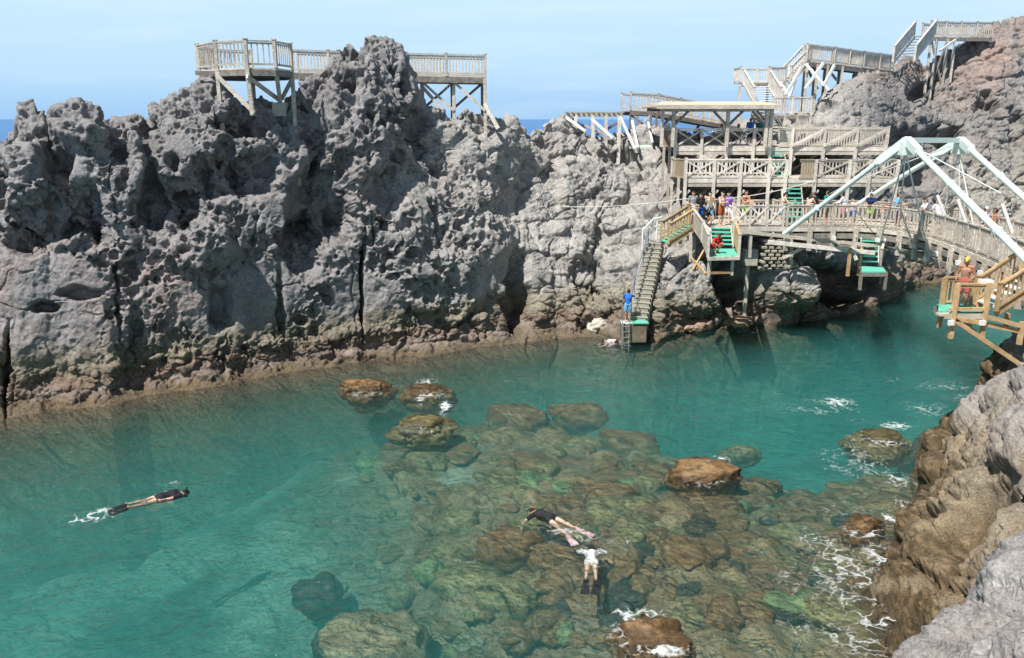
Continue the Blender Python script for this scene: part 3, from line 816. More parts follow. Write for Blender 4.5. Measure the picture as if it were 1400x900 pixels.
    vs = N(n, 'ShaderNodeVolumeScatter', Density=0.056); vs.inputs[0].default_value = (.22, .92, .92, 1)
    av = N(n, 'ShaderNodeAddShader'); l.new(ab.outputs[0], av.inputs[0]); l.new(vs.outputs[0], av.inputs[1])
    l.new(av.outputs[0], out.inputs['Volume'])
    me.materials.append(m)
    o = bpy.data.objects.new("water", me); COL.objects.link(o)
    tag(o, "clear teal seawater filling the inlet", None, None, 'structure')
    # open sea beyond the ridge, out to the horizon
    m, n, l = new_mat("open_sea_water")
    out = N(n, 'ShaderNodeOutputMaterial'); b = N(n, 'ShaderNodeBsdfPrincipled')
    b.inputs['Base Color'].default_value = (.035, .15, .38, 1); b.inputs['Roughness'].default_value = .35; b.inputs['IOR'].default_value = 1.33
    g = N(n, 'ShaderNodeNewGeometry'); wv = N(n, 'ShaderNodeTexNoise', Scale=.35, Detail=6.0, Roughness=.6); l.new(g.outputs['Position'], wv.inputs['Vector'])
    bp = N(n, 'ShaderNodeBump', Strength=.7, Distance=1.0); l.new(wv.outputs['Fac'], bp.inputs['Height']); l.new(bp.outputs[0], b.inputs['Normal'])
    l.new(b.outputs[0], out.inputs[0])
    bm = bmesh.new()
    c = [bm.verts.new((64 * math.sin(math.radians(t)), 64 * math.cos(math.radians(t)), -.06)) for t in np.linspace(-110, 110, 45)]
    d = [bm.verts.new((30000 * math.sin(math.radians(t)), 30000 * math.cos(math.radians(t)), -.06)) for t in np.linspace(-110, 110, 45)]
    for k in range(44): bm.faces.new((c[k + 1], c[k], d[k], d[k + 1]))
    me = bpy.data.meshes.new("sea"); bm.to_mesh(me); bm.free(); me.materials.append(m)
    o = bpy.data.objects.new("sea", me); COL.objects.link(o)
    tag(o, "deep blue open sea on the horizon", None, None, 'structure')
build_water()
# ------------------------------------------------------------------ boulders in the inlet
def boulder_mesh(name, seed, cols, subdiv=5, flat=.62):
    bm = bmesh.new()
    bmesh.ops.create_icosphere(bm, subdivisions=subdiv, radius=1.0)
    me = bpy.data.meshes.new(name)
    bm.to_mesh(me); bm.free()
    n = len(me.vertices)
    V = np.empty(n * 3, np.float32); me.vertices.foreach_get("co", V); V = V.reshape(-1, 3)
    Nn = V.copy()
    P = V + seed * 7.3
    P = P.astype(np.float32)
    D = .75 * fbm(P, 1.3, 4, seed) + .16 * fbm(P, .55, 4, seed + 3, ridged=True)
    f1, f2, ih = worley(P + .3 * np.stack([perlin(P, .5, 5), perlin(P, .5, 6), perlin(P, .5, 7)], 1), .75, seed + 5)
    D += .26 * (ih - .5) * sstep(0, .2, f2 - f1) - .07 * (1 - sstep(0, .12, f2 - f1))
    f1, f2, ih = worley(P, .2, seed + 8)
    D -= .045 * (1 - sstep(.15, .4, f1)) * (ih > .4)
    D += .035 * fbm(P, .18, 3, seed + 9, ridged=True)
    V2 = V * (1 + D)[:, None]
    V2[:, 2] *= flat
    V2[:, 2] = np.where(V2[:, 2] > .42, .42 + (V2[:, 2] - .42) * .45, V2[:, 2])
    me.vertices.foreach_set("co", V2.ravel())
    me.polygons.foreach_set("use_smooth", np.ones(len(me.polygons), bool))
    a, b_, c_ = [np.array(c) for c in cols]
    m1 = sstep(-.2, .3, fbm(P, .9, 4, seed + 20))[:, None]; m2 = sstep(.0, .3, fbm(P, .35, 4, seed + 21))[:, None]
    C = a * (1 - m1) + b_ * m1
    C = C * (1 - m2 * .8) + c_ * m2 * .8
    C = C * (1 + .55 * fbm(P, .12, 3, seed + 22))[:, None]
    top_ = (sstep(.15, .4, fbm(P, .22, 3, seed + 23)) * sstep(.25, .45, V2[:, 2]) * .45)[:, None]
    C = C * (1 - top_) + np.array([.40, .36, .29]) * top_
    C = np.clip(C, .01, 1)
    at = me.color_attributes.new("tint", 'FLOAT_COLOR', 'POINT')
    at.data.foreach_set("color", np.hstack([C, np.ones((n, 1))]).astype(np.float32).ravel())
    me.materials.append(M['boulder'])
    me.update()
    return me

BR = ([.19, .11, .05], [.25, .165, .08], [.085, .05, .025])
OL = ([.19, .16, .075], [.26, .23, .11], [.09, .075, .035])
TN = ([.28, .21, .12], [.34, .28, .17], [.15, .11, .06])
DK_ = ([.045, .045, .035], [.07, .065, .045], [.03, .03, .025])
GR = ([.16, .22, .10], [.24, .30, .14], [.10, .12, .06])
BM = [boulder_mesh("boulder", 1, BR, 4), boulder_mesh("boulder", 2, OL, 4), boulder_mesh("boulder", 3, BR, 4), boulder_mesh("boulder", 4, OL, 4), boulder_mesh("boulder", 5, GR, 4), boulder_mesh("boulder", 6, DK_, 4), boulder_mesh("boulder", 7, TN, 4)]

def rock_obj(name, me, loc, scl, rz, label, cat='boulder', group=None):
    o = bpy.data.objects.new(name, me); COL.objects.link(o)
    o.location = loc; o.scale = scl; o.rotation_euler = (0, 0, rz)
    return tag(o, label, cat, group)

# boulders that break the surface: x, y in the photograph, width m, depth m, crown height over the sea
EM = [
    (500, 524, 1.25, 1.0, .34, BR, 11, .3, "low brown rock awash close to the cliff, nearest the pitted rock wall"),
    (582, 526, 1.15, .75, .12, BR, 12, .1, "flat brown rock with white foam lapping over its back edge"),
    (578, 573, 1.35, .95, .20, OL, 13, -.1, "olive and brown rock awash, the largest of the three near the cliff"),
    (960, 641, 1.30, .95, .38, BR, 14, .2, "brown rock standing out of the water in the middle of the shallows"),
    (1203, 592, 1.10, .80, .16, OL, 15, -.2, "olive brown rock just breaking the surface off the near shore"),
    (1180, 714, .65, .50, .30, BR, 16, .2, "small pitted brown rock beside the near shore with foam behind it"),
    (888, 862, .95, .72, .22, BR, 17, -.3, "rust brown rock with white surf breaking round it at the front"),
    (1338, 556, 1.3, .7, .30, DK_, 18, .5, "nearly black wet rock at the foot of the pale near shore"),
    (1275, 872, .6, .6, .25, BR, 19, .1, "small weedy brown rock wedged at the foot of the near shore"),
]
for (px, py, rx, ry, top, cols, seed, rz, lab) in EM:
    p = at_z(px, py, 0.05)
    me = boulder_mesh("awash_rock", seed, cols, 5)
    hz = 1.0
    rock_obj("awash_rock", me, (p.x, p.y, top * .68 - .58 * hz), (rx * .82, ry * .86, hz), rz, lab)
# pale rock ledge beside the ladder foot
for (px, py, rx, ry, rz_, top, cols, seed, lab) in [
    (828, 447, .95, .6, .7, .85, ([.55, .5, .42], [.62, .57, .48], [.35, .29, .22]), 23, "smooth cream coloured boulder at the waterline beside the ladder"),
    (905, 452, 1.0, .7, .6, .6, ([.30, .2, .15], [.34, .25, .18], [.2, .14, .1]), 24, "pinkish brown boulder at the foot of the concrete stairs"),
    (735, 432, .95, .7, .8, 1.25, ([.27, .23, .15], [.33, .28, .19], [.2, .16, .1]), 25, "rounded olive boulder resting on the shore ledge under the cliff"),
    (952, 447, .8, .6, .6, .6, ([.30, .2, .15], [.34, .25, .18], [.2, .14, .1]), 26, "low pink boulder at the water before the dark cave"),
    (1010, 441, .8, .6, .6, .5, ([.26, .18, .12], [.3, .22, .15], [.18, .12, .08]), 27, "brown boulder on the waterline between the two caves")]:
    p = at_z(px, py, .2)
    rock_obj("shore_boulder", boulder_mesh("shore_boulder", seed, cols, 5), (p.x, p.y + .2, top - .55 * rx), (rx, ry, rx * 1.0), rz_, lab)

# boulders drowned in clear water: those that stand out in the photograph
DR = [
    (515, 852, 1.45, 1.2, 1.0, 6, "big pale tan boulder under water, the palest of the submerged ones"),
    (432, 796, .85, .7, 1.9, 5, "dark round boulder deep under water behind the big tan one"),
    (700, 727, 1.0, .75, .35, 0, "orange brown boulder just under the surface below the snorkeller in black"),
    (757, 748, 1.0, .5, .45, 2, None), (840, 662, .95, .6, .4, 0, "long rust brown boulder under water left of the standing rock"), (770, 678, .8, .55, .5, 2, None),
    (712, 556, 1.5, .9, .6, 0, "broad reddish boulder under water far from the near shore"), (790, 552, 1.2, .7, .6, 2, None), (590, 768, .6, .4, 1.2, 4, "bright green weed-covered boulder under water"),
    (470, 860, .9, .9, 1.5, 5, "dark boulder under water touching the big tan one"),
    (640, 775, 1.1, .8, 1.0, 3, None), (700, 800, 1.0, .7, .9, 1, None), (1010, 610, .8, .5, 1.0, 3, None), (790, 600, 1.2, .7, .9, 3, None), (860, 590, 1.2, .7, .8, 2, None),
    (700, 665, .9, .6, .8, 3, None), (900, 690, .8, .5, .5, 0, None), (620, 700, .9, .6, 1.0, 3, None), (980, 680, .8, .5, .5, 2, None), (1040, 655, .8, .45, .6, 0, None),
    (1105, 738, .5, .4, .6, 6, "small cream boulder under water near the surf"), (1020, 745, .6, .4, .6, 0, None), (1080, 700, .9, .5, .8, 2, None), (1180, 725, 1.1, .8, .35, 0, None)]
SUNK = [("rounded rust brown boulder under the clear green water", "rounded rust brown sunken boulders"), ("rounded olive boulder under the clear green water", "rounded olive sunken boulders"),
        ("lumpy rust brown boulder under the clear green water", "lumpy rust brown sunken boulders"), ("lumpy olive boulder under the clear green water", "lumpy olive sunken boulders"),
        ("green weed-covered boulder under the clear shallow water", "green weedy sunken boulders"), ("nearly black boulder under the clear shallow water", "nearly black sunken boulders")]
used = []
for (px, py, rx, ry, dep, k, lab) in DR:
    p = at_z(px, py, -dep)
    used.append((p.x, p.y, max(rx, ry)))
    zc = -dep - .5 * rx
    rock_obj("sunken_boulder", BM[k], (p.x, p.y, zc), (rx * .82, ry * .82, rx * .9), rnd.uniform(-.5, .5), lab or SUNK[k][0], group=None if lab else SUNK[k][1])
cnt = 0
for tries in range(4000):
    if cnt >= 245: break
    px = rnd.uniform(430, 1235); py = rnd.uniform(540, 899)
    if px < 560 and py > 800 and rnd.random() < .7: continue
    p = at_z(px, py, -1.6)
    bz = float(bed_z(p.x, p.y))
    if bz < -3.2 or (bz < -2.4 and rnd.random() < .5): continue
    s = rnd.choice([.18, .22, .26, .3, .35, .4, .45, .55, .65])
    if any((p.x - a) ** 2 + (p.y - b) ** 2 < (s * .55 + c * .5) ** 2 for a, b, c in used): continue
    used.append((p.x, p.y, s)); cnt += 1
    k = rnd.choice([0, 0, 0, 2, 2, 2, 1, 3, 3, 4, 5])
    h = s * rnd.uniform(.6, 1.1)
    z = min(bz + h * .12, -.3 - .5 * h)
    rock_obj("sunken_boulder", BM[k], (p.x, p.y, z), (s * rnd.uniform(.9, 1.4), s * rnd.uniform(.7, 1.0), h), rnd.uniform(0, 6), SUNK[k][0], group=SUNK[k][1])
# ------------------------------------------------------------------ timber, steel and concrete
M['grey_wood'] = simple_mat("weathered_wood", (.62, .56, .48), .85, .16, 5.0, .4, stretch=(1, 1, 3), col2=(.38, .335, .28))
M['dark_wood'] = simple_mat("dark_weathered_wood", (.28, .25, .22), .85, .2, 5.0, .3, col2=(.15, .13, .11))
M['pale_wood'] = simple_mat("bleached_wood", (.76, .71, .64), .8, .1, 5.0, .3, col2=(.54, .49, .42))
M['new_wood'] = simple_mat("yellow_pine", (.54, .39, .23), .7, .15, 4.0, .2, col2=(.40, .26, .12))
M['panel'] = simple_mat("board_panel", (.42, .34, .25), .8, .15, 5.0, .2, stretch=(6, 6, .6), col2=(.28, .22, .15))
M['green'] = simple_mat("green_mat", (.10, .50, .36), .6, .12, 6.0, .1, col2=(.14, .42, .33))
M['mint'] = simple_mat("mint_painted_steel", (.68, .79, .73), .45, .05, 3.0, 0, spec=.5)
M['white'] = simple_mat("white_paint", (.80, .79, .76), .5, .06, 5.0, 0)
M['cable'] = simple_mat("steel_cable", (.66, .70, .68), .4, .05, 5.0, 0)
M['concrete'] = simple_mat("sea_stained_concrete", (.36, .34, .28), .9, .15, 2.0, .3, col2=(.24, .22, .17))
M['pale_concrete'] = simple_mat("pale_concrete", (.44, .42, .36), .9, .12, 3.0, .2)
M['stained'] = simple_mat('weed_stained_concrete', (.20, .165, .12), .95, .2, 3.0, .5, col2=(.11, .09, .06))
M['roofing'] = simple_mat("straw_roofing", (.60, .50, .37), .85, .1, 3.0, .2, col2=(.52, .43, .30))
M['iron'] = simple_mat("blue_grey_pipe", (.16, .19, .25), .45, .1, 5.0, 0)
M['alu'] = simple_mat("aluminium", (.5, .5, .5), .35, .1, 5.0, 0, metallic=.8)
M['rope'] = simple_mat("white_rope", (.7, .68, .6), .9, .1, 9.0, 0)

class MB:
    def __init__(s): s.v = []; s.f = []
    def box(s, c, d, rot=None):
        c = Vector(c); n = len(s.v)
        for x in (-.5, .5):
            for y in (-.5, .5):
                for z in (-.5, .5):
                    p = Vector((x * d[0], y * d[1], z * d[2]))
                    if rot is not None: p = rot @ p
                    s.v.append(c + p)
        for q in ((0, 1, 3, 2), (4, 6, 7, 5), (0, 4, 5, 1), (2, 3, 7, 6), (0, 2, 6, 4), (1, 5, 7, 3)): s.f.append(tuple(n + i for i in q))
        return s
    def beam(s, p, q, w=.1, h=.1, roll=0.0):
        """square timber from p to q: w across, h up"""
        p, q = Vector(p), Vector(q); d = q - p; L = d.length
        if L < 1e-5: return s
        z = d / L
        up = Vector((0, 0, 1)) if abs(z.z) < .95 else Vector((0, 1, 0))
        x = z.cross(up).normalized(); y = x.cross(z)
        m = Matrix((x, y, z)).transposed()
        if roll: m = m @ Matrix.Rotation(roll, 3, 'Z')
        return s.box((p + q) / 2, (w, h, L), m)
    def tube(s, p, q, r, n=10, r2=None):
        p, q = Vector(p), Vector(q); r2 = r if r2 is None else r2
        z = (q - p).normalized(); up = Vector((0, 0, 1)) if abs(z.z) < .95 else Vector((0, 1, 0))
        x = z.cross(up).normalized(); y = x.cross(z); b = len(s.v)
        for (c, rr) in ((p, r), (q, r2)):
            for k in range(n):
                a = 2 * math.pi * k / n
                s.v.append(c + x * math.cos(a) * rr + y * math.sin(a) * rr)
        for k in range(n): s.f.append((b + k, b + (k + 1) % n, b + n + (k + 1) % n, b + n + k))
        s.f.append(tuple(b + k for k in range(n - 1, -1, -1))); s.f.append(tuple(b + n + k for k in range(n)))
        return s
    def path(s, pts, r, n=8):
        for a, b in zip(pts, pts[1:]): s.tube(a, b, r, n)
        return s
    def quad(s, a, b, c, d, t=.05):
        """a slab with these four upper corners, t thick"""
        n = len(s.v); q = [Vector(x) for x in (a, b, c, d)]
        s.v += q + [x - Vector((0, 0, t)) for x in q]
        s.f += [(n, n + 1, n + 2, n + 3), (n + 7, n + 6, n + 5, n + 4)] + [(n + k, n + 4 + k, n + 4 + (k + 1) % 4, n + (k + 1) % 4) for k in range(4)]
        return s
    def build(s, name, mat, parent=None, smooth=False, label=None, bevel=0.0):
        off = wloc(parent) if parent else Vector((0, 0, 0))
        me = bpy.data.meshes.new(name)
        me.from_pydata([tuple(v - off) for v in s.v], [], s.f)
        bm = bmesh.new(); bm.from_mesh(me); bmesh.ops.recalc_face_normals(bm, faces=bm.faces)
        if bevel: bmesh.ops.bevel(bm, geom=list(bm.edges), offset=bevel, segments=1, affect='EDGES', clamp_overlap=True)
        bm.to_mesh(me); bm.free()
        if smooth: me.polygons.foreach_set("use_smooth", np.ones(len(me.polygons), bool))
        me.materials.append(mat)
        o = bpy.data.objects.new(name, me); COL.objects.link(o)
        if parent: o.parent = parent
        if label: o['label'] = label
        return o

Z = Vector((0, 0, 1))
def jig(a): return Vector((rnd.uniform(-a, a), rnd.uniform(-a, a), rnd.uniform(-a, a)))

def rail(t, pts, h=1.02, gap=.17, sw=.05, mat=None, posts=True, post_w=.11, low=.14, infill='slat', post_mat=None, wide=False, post_every=None, cap=True, post_down=0.0):
    """a railing along floor points: posts, a top rail, an infill of slats or crossed boards"""
    mat = mat or M['grey_wood']; post_mat = post_mat or mat
    pts = [Vector(p) for p in pts]
    if post_every:
        out = [pts[0]]
        for a, b in zip(pts, pts[1:]):
            n = max(1, round((b - a).length / post_every))
            out += [a.lerp(b, k / n) for k in range(1, n + 1)]
        pts = out
    top = MB(); inf = MB()
    for a, b in zip(pts, pts[1:]):
        top.beam(a + Z * h, b + Z * h, .12, .055)
        top.beam(a + Z * (h - .09), b + Z * (h - .09), .05, .07)
        inf.beam(a + Z * low, b + Z * low, .05, .08)
        L = (b - a).length
        if infill in ('slat', 'both', 'panel'):
            g = gap if infill != 'panel' else .125
            n = max(2, int(L / g))
            w_ = sw if infill != 'panel' else .115
            for k in range(1, n):
                c = a.lerp(b, (k + (rnd.uniform(-.12, .12) if wide else 0)) / n)
                ww = w_ * (rnd.uniform(1.2, 2.2) if wide else 1)
                d = (b - a).normalized()
                inf.beam(c + Z * (low - .04), c + Z * (h - .06), .03, ww) if abs(d.x) < abs(d.y) else inf.beam(c + Z * (low - .04), c + Z * (h - .06), ww, .03)
        if infill in ('cross', 'both'):
            o = Vector((0, -.05, 0))
            inf.beam(a + Z * low + o, b + Z * (h - .05) + o, .05, .085)
            inf.beam(a + Z * (h - .05) + o * .2, b + Z * low + o * .2, .05, .085)
    top.build('top_rail', mat, t); inf.build('infill', mat, t)
    if posts:
        for p in pts:
            m = MB().beam(p - Z * post_down, p + Z * (h + .05), post_w, post_w)
            if cap: m.box(p + Z * (h + .07), (post_w + .04, post_w + .04, .04))
            m.build('post', post_mat, t)

def deck(t, corners, mat=None, th=.05, name='floor', board=.16):
    """plank floor over a polygon given as quads a,b,c,d (a-b front edge)"""
    a, b, c, d = [Vector(x) for x in corners]
    m = MB(); n = max(2, int((b - a).length / board))
    for k in range(n):
        s0, s1 = (k + .04) / n, (k + .96) / n
        m.quad(a.lerp(b, s0), a.lerp(b, s1), d.lerp(c, s1), d.lerp(c, s0), th)
    m.build(name, mat or M['grey_wood'], t)

def foot(p, default=None, extra=.35):
    """where a post standing at this place meets the rock"""
    z = ground_z(p[0], p[1])
    return Vector((p[0], p[1], min(z, p[2] - .05) - extra))

def legs(t, pts, w=.15, mat=None, name='leg', extra=.35, min_len=.4):
    out = []
    for p in pts:
        f = foot(p, extra=extra)
        MB().beam(f, p, w, w).build(name, mat or M['grey_wood'], t); out.append(f)
    return out

def brace(t, p, q, w=.09, h=.14, mat=None, name='brace'):
    return MB().beam(p, q, w, h).build(name, mat or M['grey_wood'], t)

# --- octagonal viewing platform on the left crest
FZ = at_y(330, 93, 35.6).z
oc = [(272, 37.6), (297, 36.0), (338, 35.3), (377, 35.7), (399, 37.2), (392, 39.6), (345, 40.8), (292, 39.8)]
def atz_y(px, Y, z):   # x for a pixel column at a given distance and height
    dep = Y * CP - (z - CAM_H) * SP
    return Vector(((px - 700) / F * dep, Y, z))
oc3 = [atz_y(a, b, FZ) for a, b in oc]
t = empty('viewing_platform', (oc3[2].x, 38, FZ), "eight-sided wooden viewing platform perched on the left crest of the cliff", 'platform')
m = MB(); n0 = len(m.v); m.v += oc3 + [p - Z * .07 for p in oc3]
m.f += [tuple(range(8)), tuple(range(15, 7, -1))] + [(k, 8 + k, 8 + (k + 1) % 8, (k + 1) % 8) for k in range(8)]
m.build('floor', M['grey_wood'], t)
m = MB()
for k in range(8): m.beam(oc3[k] - Z * .2, oc3[(k + 1) % 8] - Z * .2, .08, .24)
m.build('rim_joist', M['dark_wood'], t)
m = MB()
cx = sum((p.x for p in oc3)) / 8
for yy in np.arange(36.2, 40.2, .55): m.beam((oc3[0].x + .35, yy, FZ - .17), (oc3[4].x - .35, yy, FZ - .17), .07, .17)
m.build('joists', M['dark_wood'], t)
rail(t, [oc3[k] for k in (6, 7, 0, 1, 2, 3, 4)], h=1.05, mat=M['grey_wood'], gap=.19, sw=.05, post_w=.14)
f2, f3 = None, None
pf = {}
for k, w in ((1, .15), (2, .17), (3, .17), (4, .15), (7, .15), (6, .15), (0, .15)):
    p = oc3[k]; f = foot(p - Z * .1)
    if k == 3: f = cliff_at(384, 152) + Vector((0, .0, .3))
    if k == 2: f = Vector((p.x + .05, p.y + .1, max(f.z, FZ - 1.9)))
    MB().beam(f, p, w, w).build('leg', M['grey_wood'], t); pf[k] = f
f = pf[3]
MB().box(f - Z * .25, (.62, .62, .6)).build('footing', M['pale_concrete'], t, bevel=.02)
brace(t, oc3[1] - Z * .3 + Vector((0, -.1, 0)), pf[2] + Vector((.1, -.1, .1)), .08, .16)
brace(t, oc3[2] - Z * .35 + Vector((0, -.12, 0)), f + Vector((0, -.12, .15)), .09, .17)
brace(t, oc3[4] - Z * .4 + Vector((0, -.1, 0)), f + Vector((.1, -.1, .2)), .09, .17)
# --- walkway behind the peak
zA = at_y(430, 97, 43.0).z
t = empty('ridge_walkway', at_y(610, 112, 44.6), "railed walkway on crossed legs running behind the tall rock peak", 'walkway')
nearL, nearR = at_y(398, 98, 42.0), at_y(664, 105, 44.2)
zr = nearR.z
wl_pts = [Vector((nearL.x, 42.0, zr + .1)), at_y(500, 0, 43)[:1] and Vector((atz_y(500, 43, zr).x, 43, zr + .05)), Vector((nearR.x, 44.2, zr))]
far_pts = [p + Vector((-.1, 1.8, 0)) for p in wl_pts]
for a, b, c, d in ((wl_pts[0], wl_pts[1], far_pts[1], far_pts[0]), (wl_pts[1], wl_pts[2], far_pts[2], far_pts[1])): deck(t, (a, b, c, d), board=.2)
m = MB()
for L_ in (wl_pts, far_pts):
    for a, b in zip(L_, L_[1:]): m.beam(a - Z * .2, b - Z * .2, .08, .26)
m.build('girder', M['dark_wood'], t)
rail(t, wl_pts, h=1.05, post_every=1.8, gap=.16, sw=.05)
rail(t, far_pts, h=1.05, post_every=1.8, gap=.16, sw=.05)
lx = [atz_y(px, 44.15, zr - .1) for px in (577, 620, 663)]
fx = [p + Vector((-.2, 1.7, 0)) for p in lx]
lf = legs(t, lx, .17); ff = legs(t, fx, .17, M['dark_wood'])
for a, b in ((0, 1), (1, 2)):
    brace(t, lx[a] - Z * .15 + Vector((0, -.1, 0)), Vector((lx[b].x, lx[b].y - .1, max(lf[b].z, zr - 2.0) + .3)), .07, .13)
    brace(t, fx[b] - Z * .15 + Vector((0, .1, 0)), Vector((fx[a].x, fx[a].y + .1, zr - 1.6)), .07, .13, M['dark_wood'])
brace(t, lx[2] - Z * .2, ff[2] + Z * .3, .07, .12, M['dark_wood']); brace(t, fx[1] - Z * .2, lf[1] + Z * .3, .07, .12, M['dark_wood'])
q = at_y(681, 160, 43.6); brace(t, Vector((lx[2].x, 43.9, zr - 1.35)), Vector((q.x, q.y, zr - 2.6)), .1, .2, M['pale_wood'])
brace(t, lx[0] - Z * .4, lx[0] + Vector((1.1, -.3, -1.6)), .1, .16, M['pale_wood'])

# --- bare trestle, its floor gone, right of the dip
zt = at_y(812, 157, 52).z
t = empty('bare_trestle', at_y(812, 165, 52), "bare timber trestle without railing standing on the low part of the ridge", 'trestle')
a, b = atz_y(776, 52, zt), atz_y(852, 52.5, zt)
for off in (Vector((0, 0, 0)), Vector((0, 1.6, 0))): MB().beam(a + off, b + off, .1, .22).build('girder', M['grey_wood'], t)
m = MB()
for k in range(12): c = a.lerp(b, k / 11); m.box(c + Vector((0, .8, .15)), (.14, 1.9, .06))
m.build('cross_boards', M['grey_wood'], t)
for px in (787, 811, 829, 847):
    p = atz_y(px, 52.1, zt - .05); f = foot(p, extra=.4); MB().beam(f, p, .2, .2).build('leg', M['pale_wood'], t)
for (p1, p2) in (((773, 160), (801, 180)), ((809, 163), (838, 189)), ((848, 160), (868, 204))):
    brace(t, at_y(*p1, 51.7), at_y(*p2, 49.9), .09, .14, M['white'], 'white_strut')
brace(t, at_y(800, 172, 52), at_y(842, 190, 52.2), .08, .16); brace(t, at_y(845, 168, 52.3), at_y(815, 185, 52.3), .08, .16, M['dark_wood'])

# --- walkway that passes behind the shelter
zt2 = at_y(870, 153, 53.5).z
t = empty('back_walkway', at_y(880, 160, 53.5), "railed walkway on thin legs that runs behind the roofed shelter", 'walkway')
w1 = [atz_y(862, 53.2, zt2 + .1), atz_y(900, 53.4, zt2), atz_y(960, 54, zt2 - .5), atz_y(1012, 54.5, zt2 - .9)]
w2 = [p + Vector((-.35, 1.7, 0)) for p in w1]
for k in range(3): deck(t, (w1[k], w1[k + 1], w2[k + 1], w2[k]), board=.2)
m = MB()
for L_ in (w1, w2):
    for a, b in zip(L_, L_[1:]): m.beam(a - Z * .18, b - Z * .18, .08, .22)
m.build('girder', M['dark_wood'], t)
rail(t, w1, h=1.05, post_every=1.6, gap=.19, sw=.05, mat=M['grey_wood'])
rail(t, w2, h=1.05, post_every=1.6, gap=.19, sw=.05, mat=M['grey_wood'])
ll = [atz_y(px, 53.3, zt2 - .1) for px in (862, 872, 890, 898)]
lf = legs(t, ll, .13, M['dark_wood'])
brace(t, ll[0] - Z * .1, lf[2] + Z * .2, .07, .12, M['dark_wood']); brace(t, ll[2] - Z * .1, lf[0] + Z * .2, .07, .12)
brace(t, at_y(864, 166, 53.0), at_y(872, 203, 51), .12, .2, M['white'], 'white_strut')
brace(t, at_y(886, 168, 53.0), at_y(892, 196, 51), .1, .16, M['white'], 'white_strut')
# small mint footing slab
p = cliff_at(878, 203)
t = empty('footing_slab', p, "pale mint concrete slab at the foot of the white strut on the rock", 'slab')
MB().box(p + Vector((0, .1, .05)), (1.5, .9, .2)).build('slab', M['mint'], t, bevel=.02); MB().box(p + Vector((-.35, -.35, -.12)), (.3, .25, .35)).build('block', M['pale_concrete'], t)

# --- the terraces
ZU, ZL, ZM = 9.2, 7.62, 5.42       # upper, lower, main deck floor heights
YU, YL, YM = 47.0, 44.6, 41.6
def fp(px, Y, z): return atz_y(px, Y, z)
def terrace(name, label, Y, z, px0, px1, pxs_cross, pxs_slat, depth, legs_to, side_px, fascia2=.28):
    t = empty(name, fp((px0 + px1) / 2, Y, z), label, 'terrace')
    a, b = fp(px0, Y, z), fp(px1, Y, z)
    back = Vector((0, depth, 0))
    deck(t, (a, b, b + back, a + back), board=.18)
    MB().beam(a + Vector((0, -.06, -.12)), b + Vector((0, -.06, -.12)), .06, .22).build('fascia', M['pale_wood'], t)
    MB().beam(a + Vector((0, -.02, -.34)), b + Vector((0, -.02, -.34)), .1, .2).build('edge_beam', M['grey_wood'], t)
    m = MB()
    n = int((b - a).length / .6)
    for k in range(n + 1): c = a.lerp(b, k / n); m.beam(c + Vector((0, .1, -.16)), c + Vector((0, depth - .1, -.16)), .07, .2)
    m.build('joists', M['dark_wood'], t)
    for p in list(pxs_cross) + list(pxs_slat):
        q = fp(p, Y - .12, z)
        MB().beam(Vector((q.x, q.y, legs_to)), q + Z * .98, .15, .15).build('post', M['pale_wood'], t)
        MB().beam(q - Z * .62 + Vector((.28, .1, 0)), q + Vector((0, .1, -.95)), .06, .12).build('knee_brace', M['pale_wood'], t) if rnd.random() < 2 else None
    for dy in (1.7, 3.1):
        cols = [fp(p, Y + dy, z) for p in list(pxs_cross) + list(pxs_slat)]
        for q in cols: MB().beam(Vector((q.x, q.y, max(legs_to, ground_z(q.x, q.y) - .3))), q - Z * .1, .14, .14).build('back_leg', M['grey_wood'], t)
        for q, r_ in zip(cols, cols[1:]): MB().beam(Vector((q.x, q.y - .1, legs_to + .1)), r_ + Vector((0, -.1, -.3)), .06, .12).build('brace', M['dark_wood'], t)
    return t
t = terrace('upper_terrace', "uppermost wooden terrace with crossed railings around the roofed shelter", YU, ZU, 922, 1213, (923, 959, 994, 1030, 1053), (1082, 1126, 1170, 1211), 5.2, ZL + .05, 903)
rail(t, [fp(p, YU - .05, ZU) for p in (923, 959, 994, 1030, 1053)], h=.98, infill='cross', posts=False, mat=M['pale_wood'], low=.02)
rail(t, [fp(p, YU - .05, ZU) for p in (1082, 1126, 1170, 1211)], h=.98, infill='slat', gap=.15, sw=.07, posts=False, mat=M['grey_wood'], low=.06)
for a, b in ((1082, 1126), (1126, 1170), (1170, 1211)): brace(t, fp(a, YU - .22, ZU + .05), fp(b, YU - .22, ZU + .92), .06, .13, M['pale_wood'])
rail(t, [fp(903, YU + 1.3, ZU), fp(922, YU - .05, ZU)], h=.98, infill='panel', mat=M['panel'], posts=True, post_mat=M['pale_wood'], low=.04)
rail(t, [fp(903, YU + 1.3, ZU), fp(903, YU + 5, ZU)], h=.98, infill='slat', mat=M['grey_wood'], posts=True, low=.06)
rail(t, [fp(1064, YU - .1, ZU), fp(1080, YU - .1, ZU)], h=.98, infill='panel', mat=M['grey_wood'], posts=False, low=.04)
rail(t, [fp(1064, YU + 4.9, ZU), fp(1213, YU + 5.1, ZU)], h=1.0, infill='slat', mat=M['grey_wood'], post_every=1.8, low=.06)
deck(t, (fp(903, YU + 1.3, ZU), fp(922, YU, ZU), fp(922, YU + 5.1, ZU), fp(903, YU + 5.1, ZU)))
legs(t, [fp(908, YU + .9, ZU), fp(916, YU + .3, ZU)], .14, extra=.4)

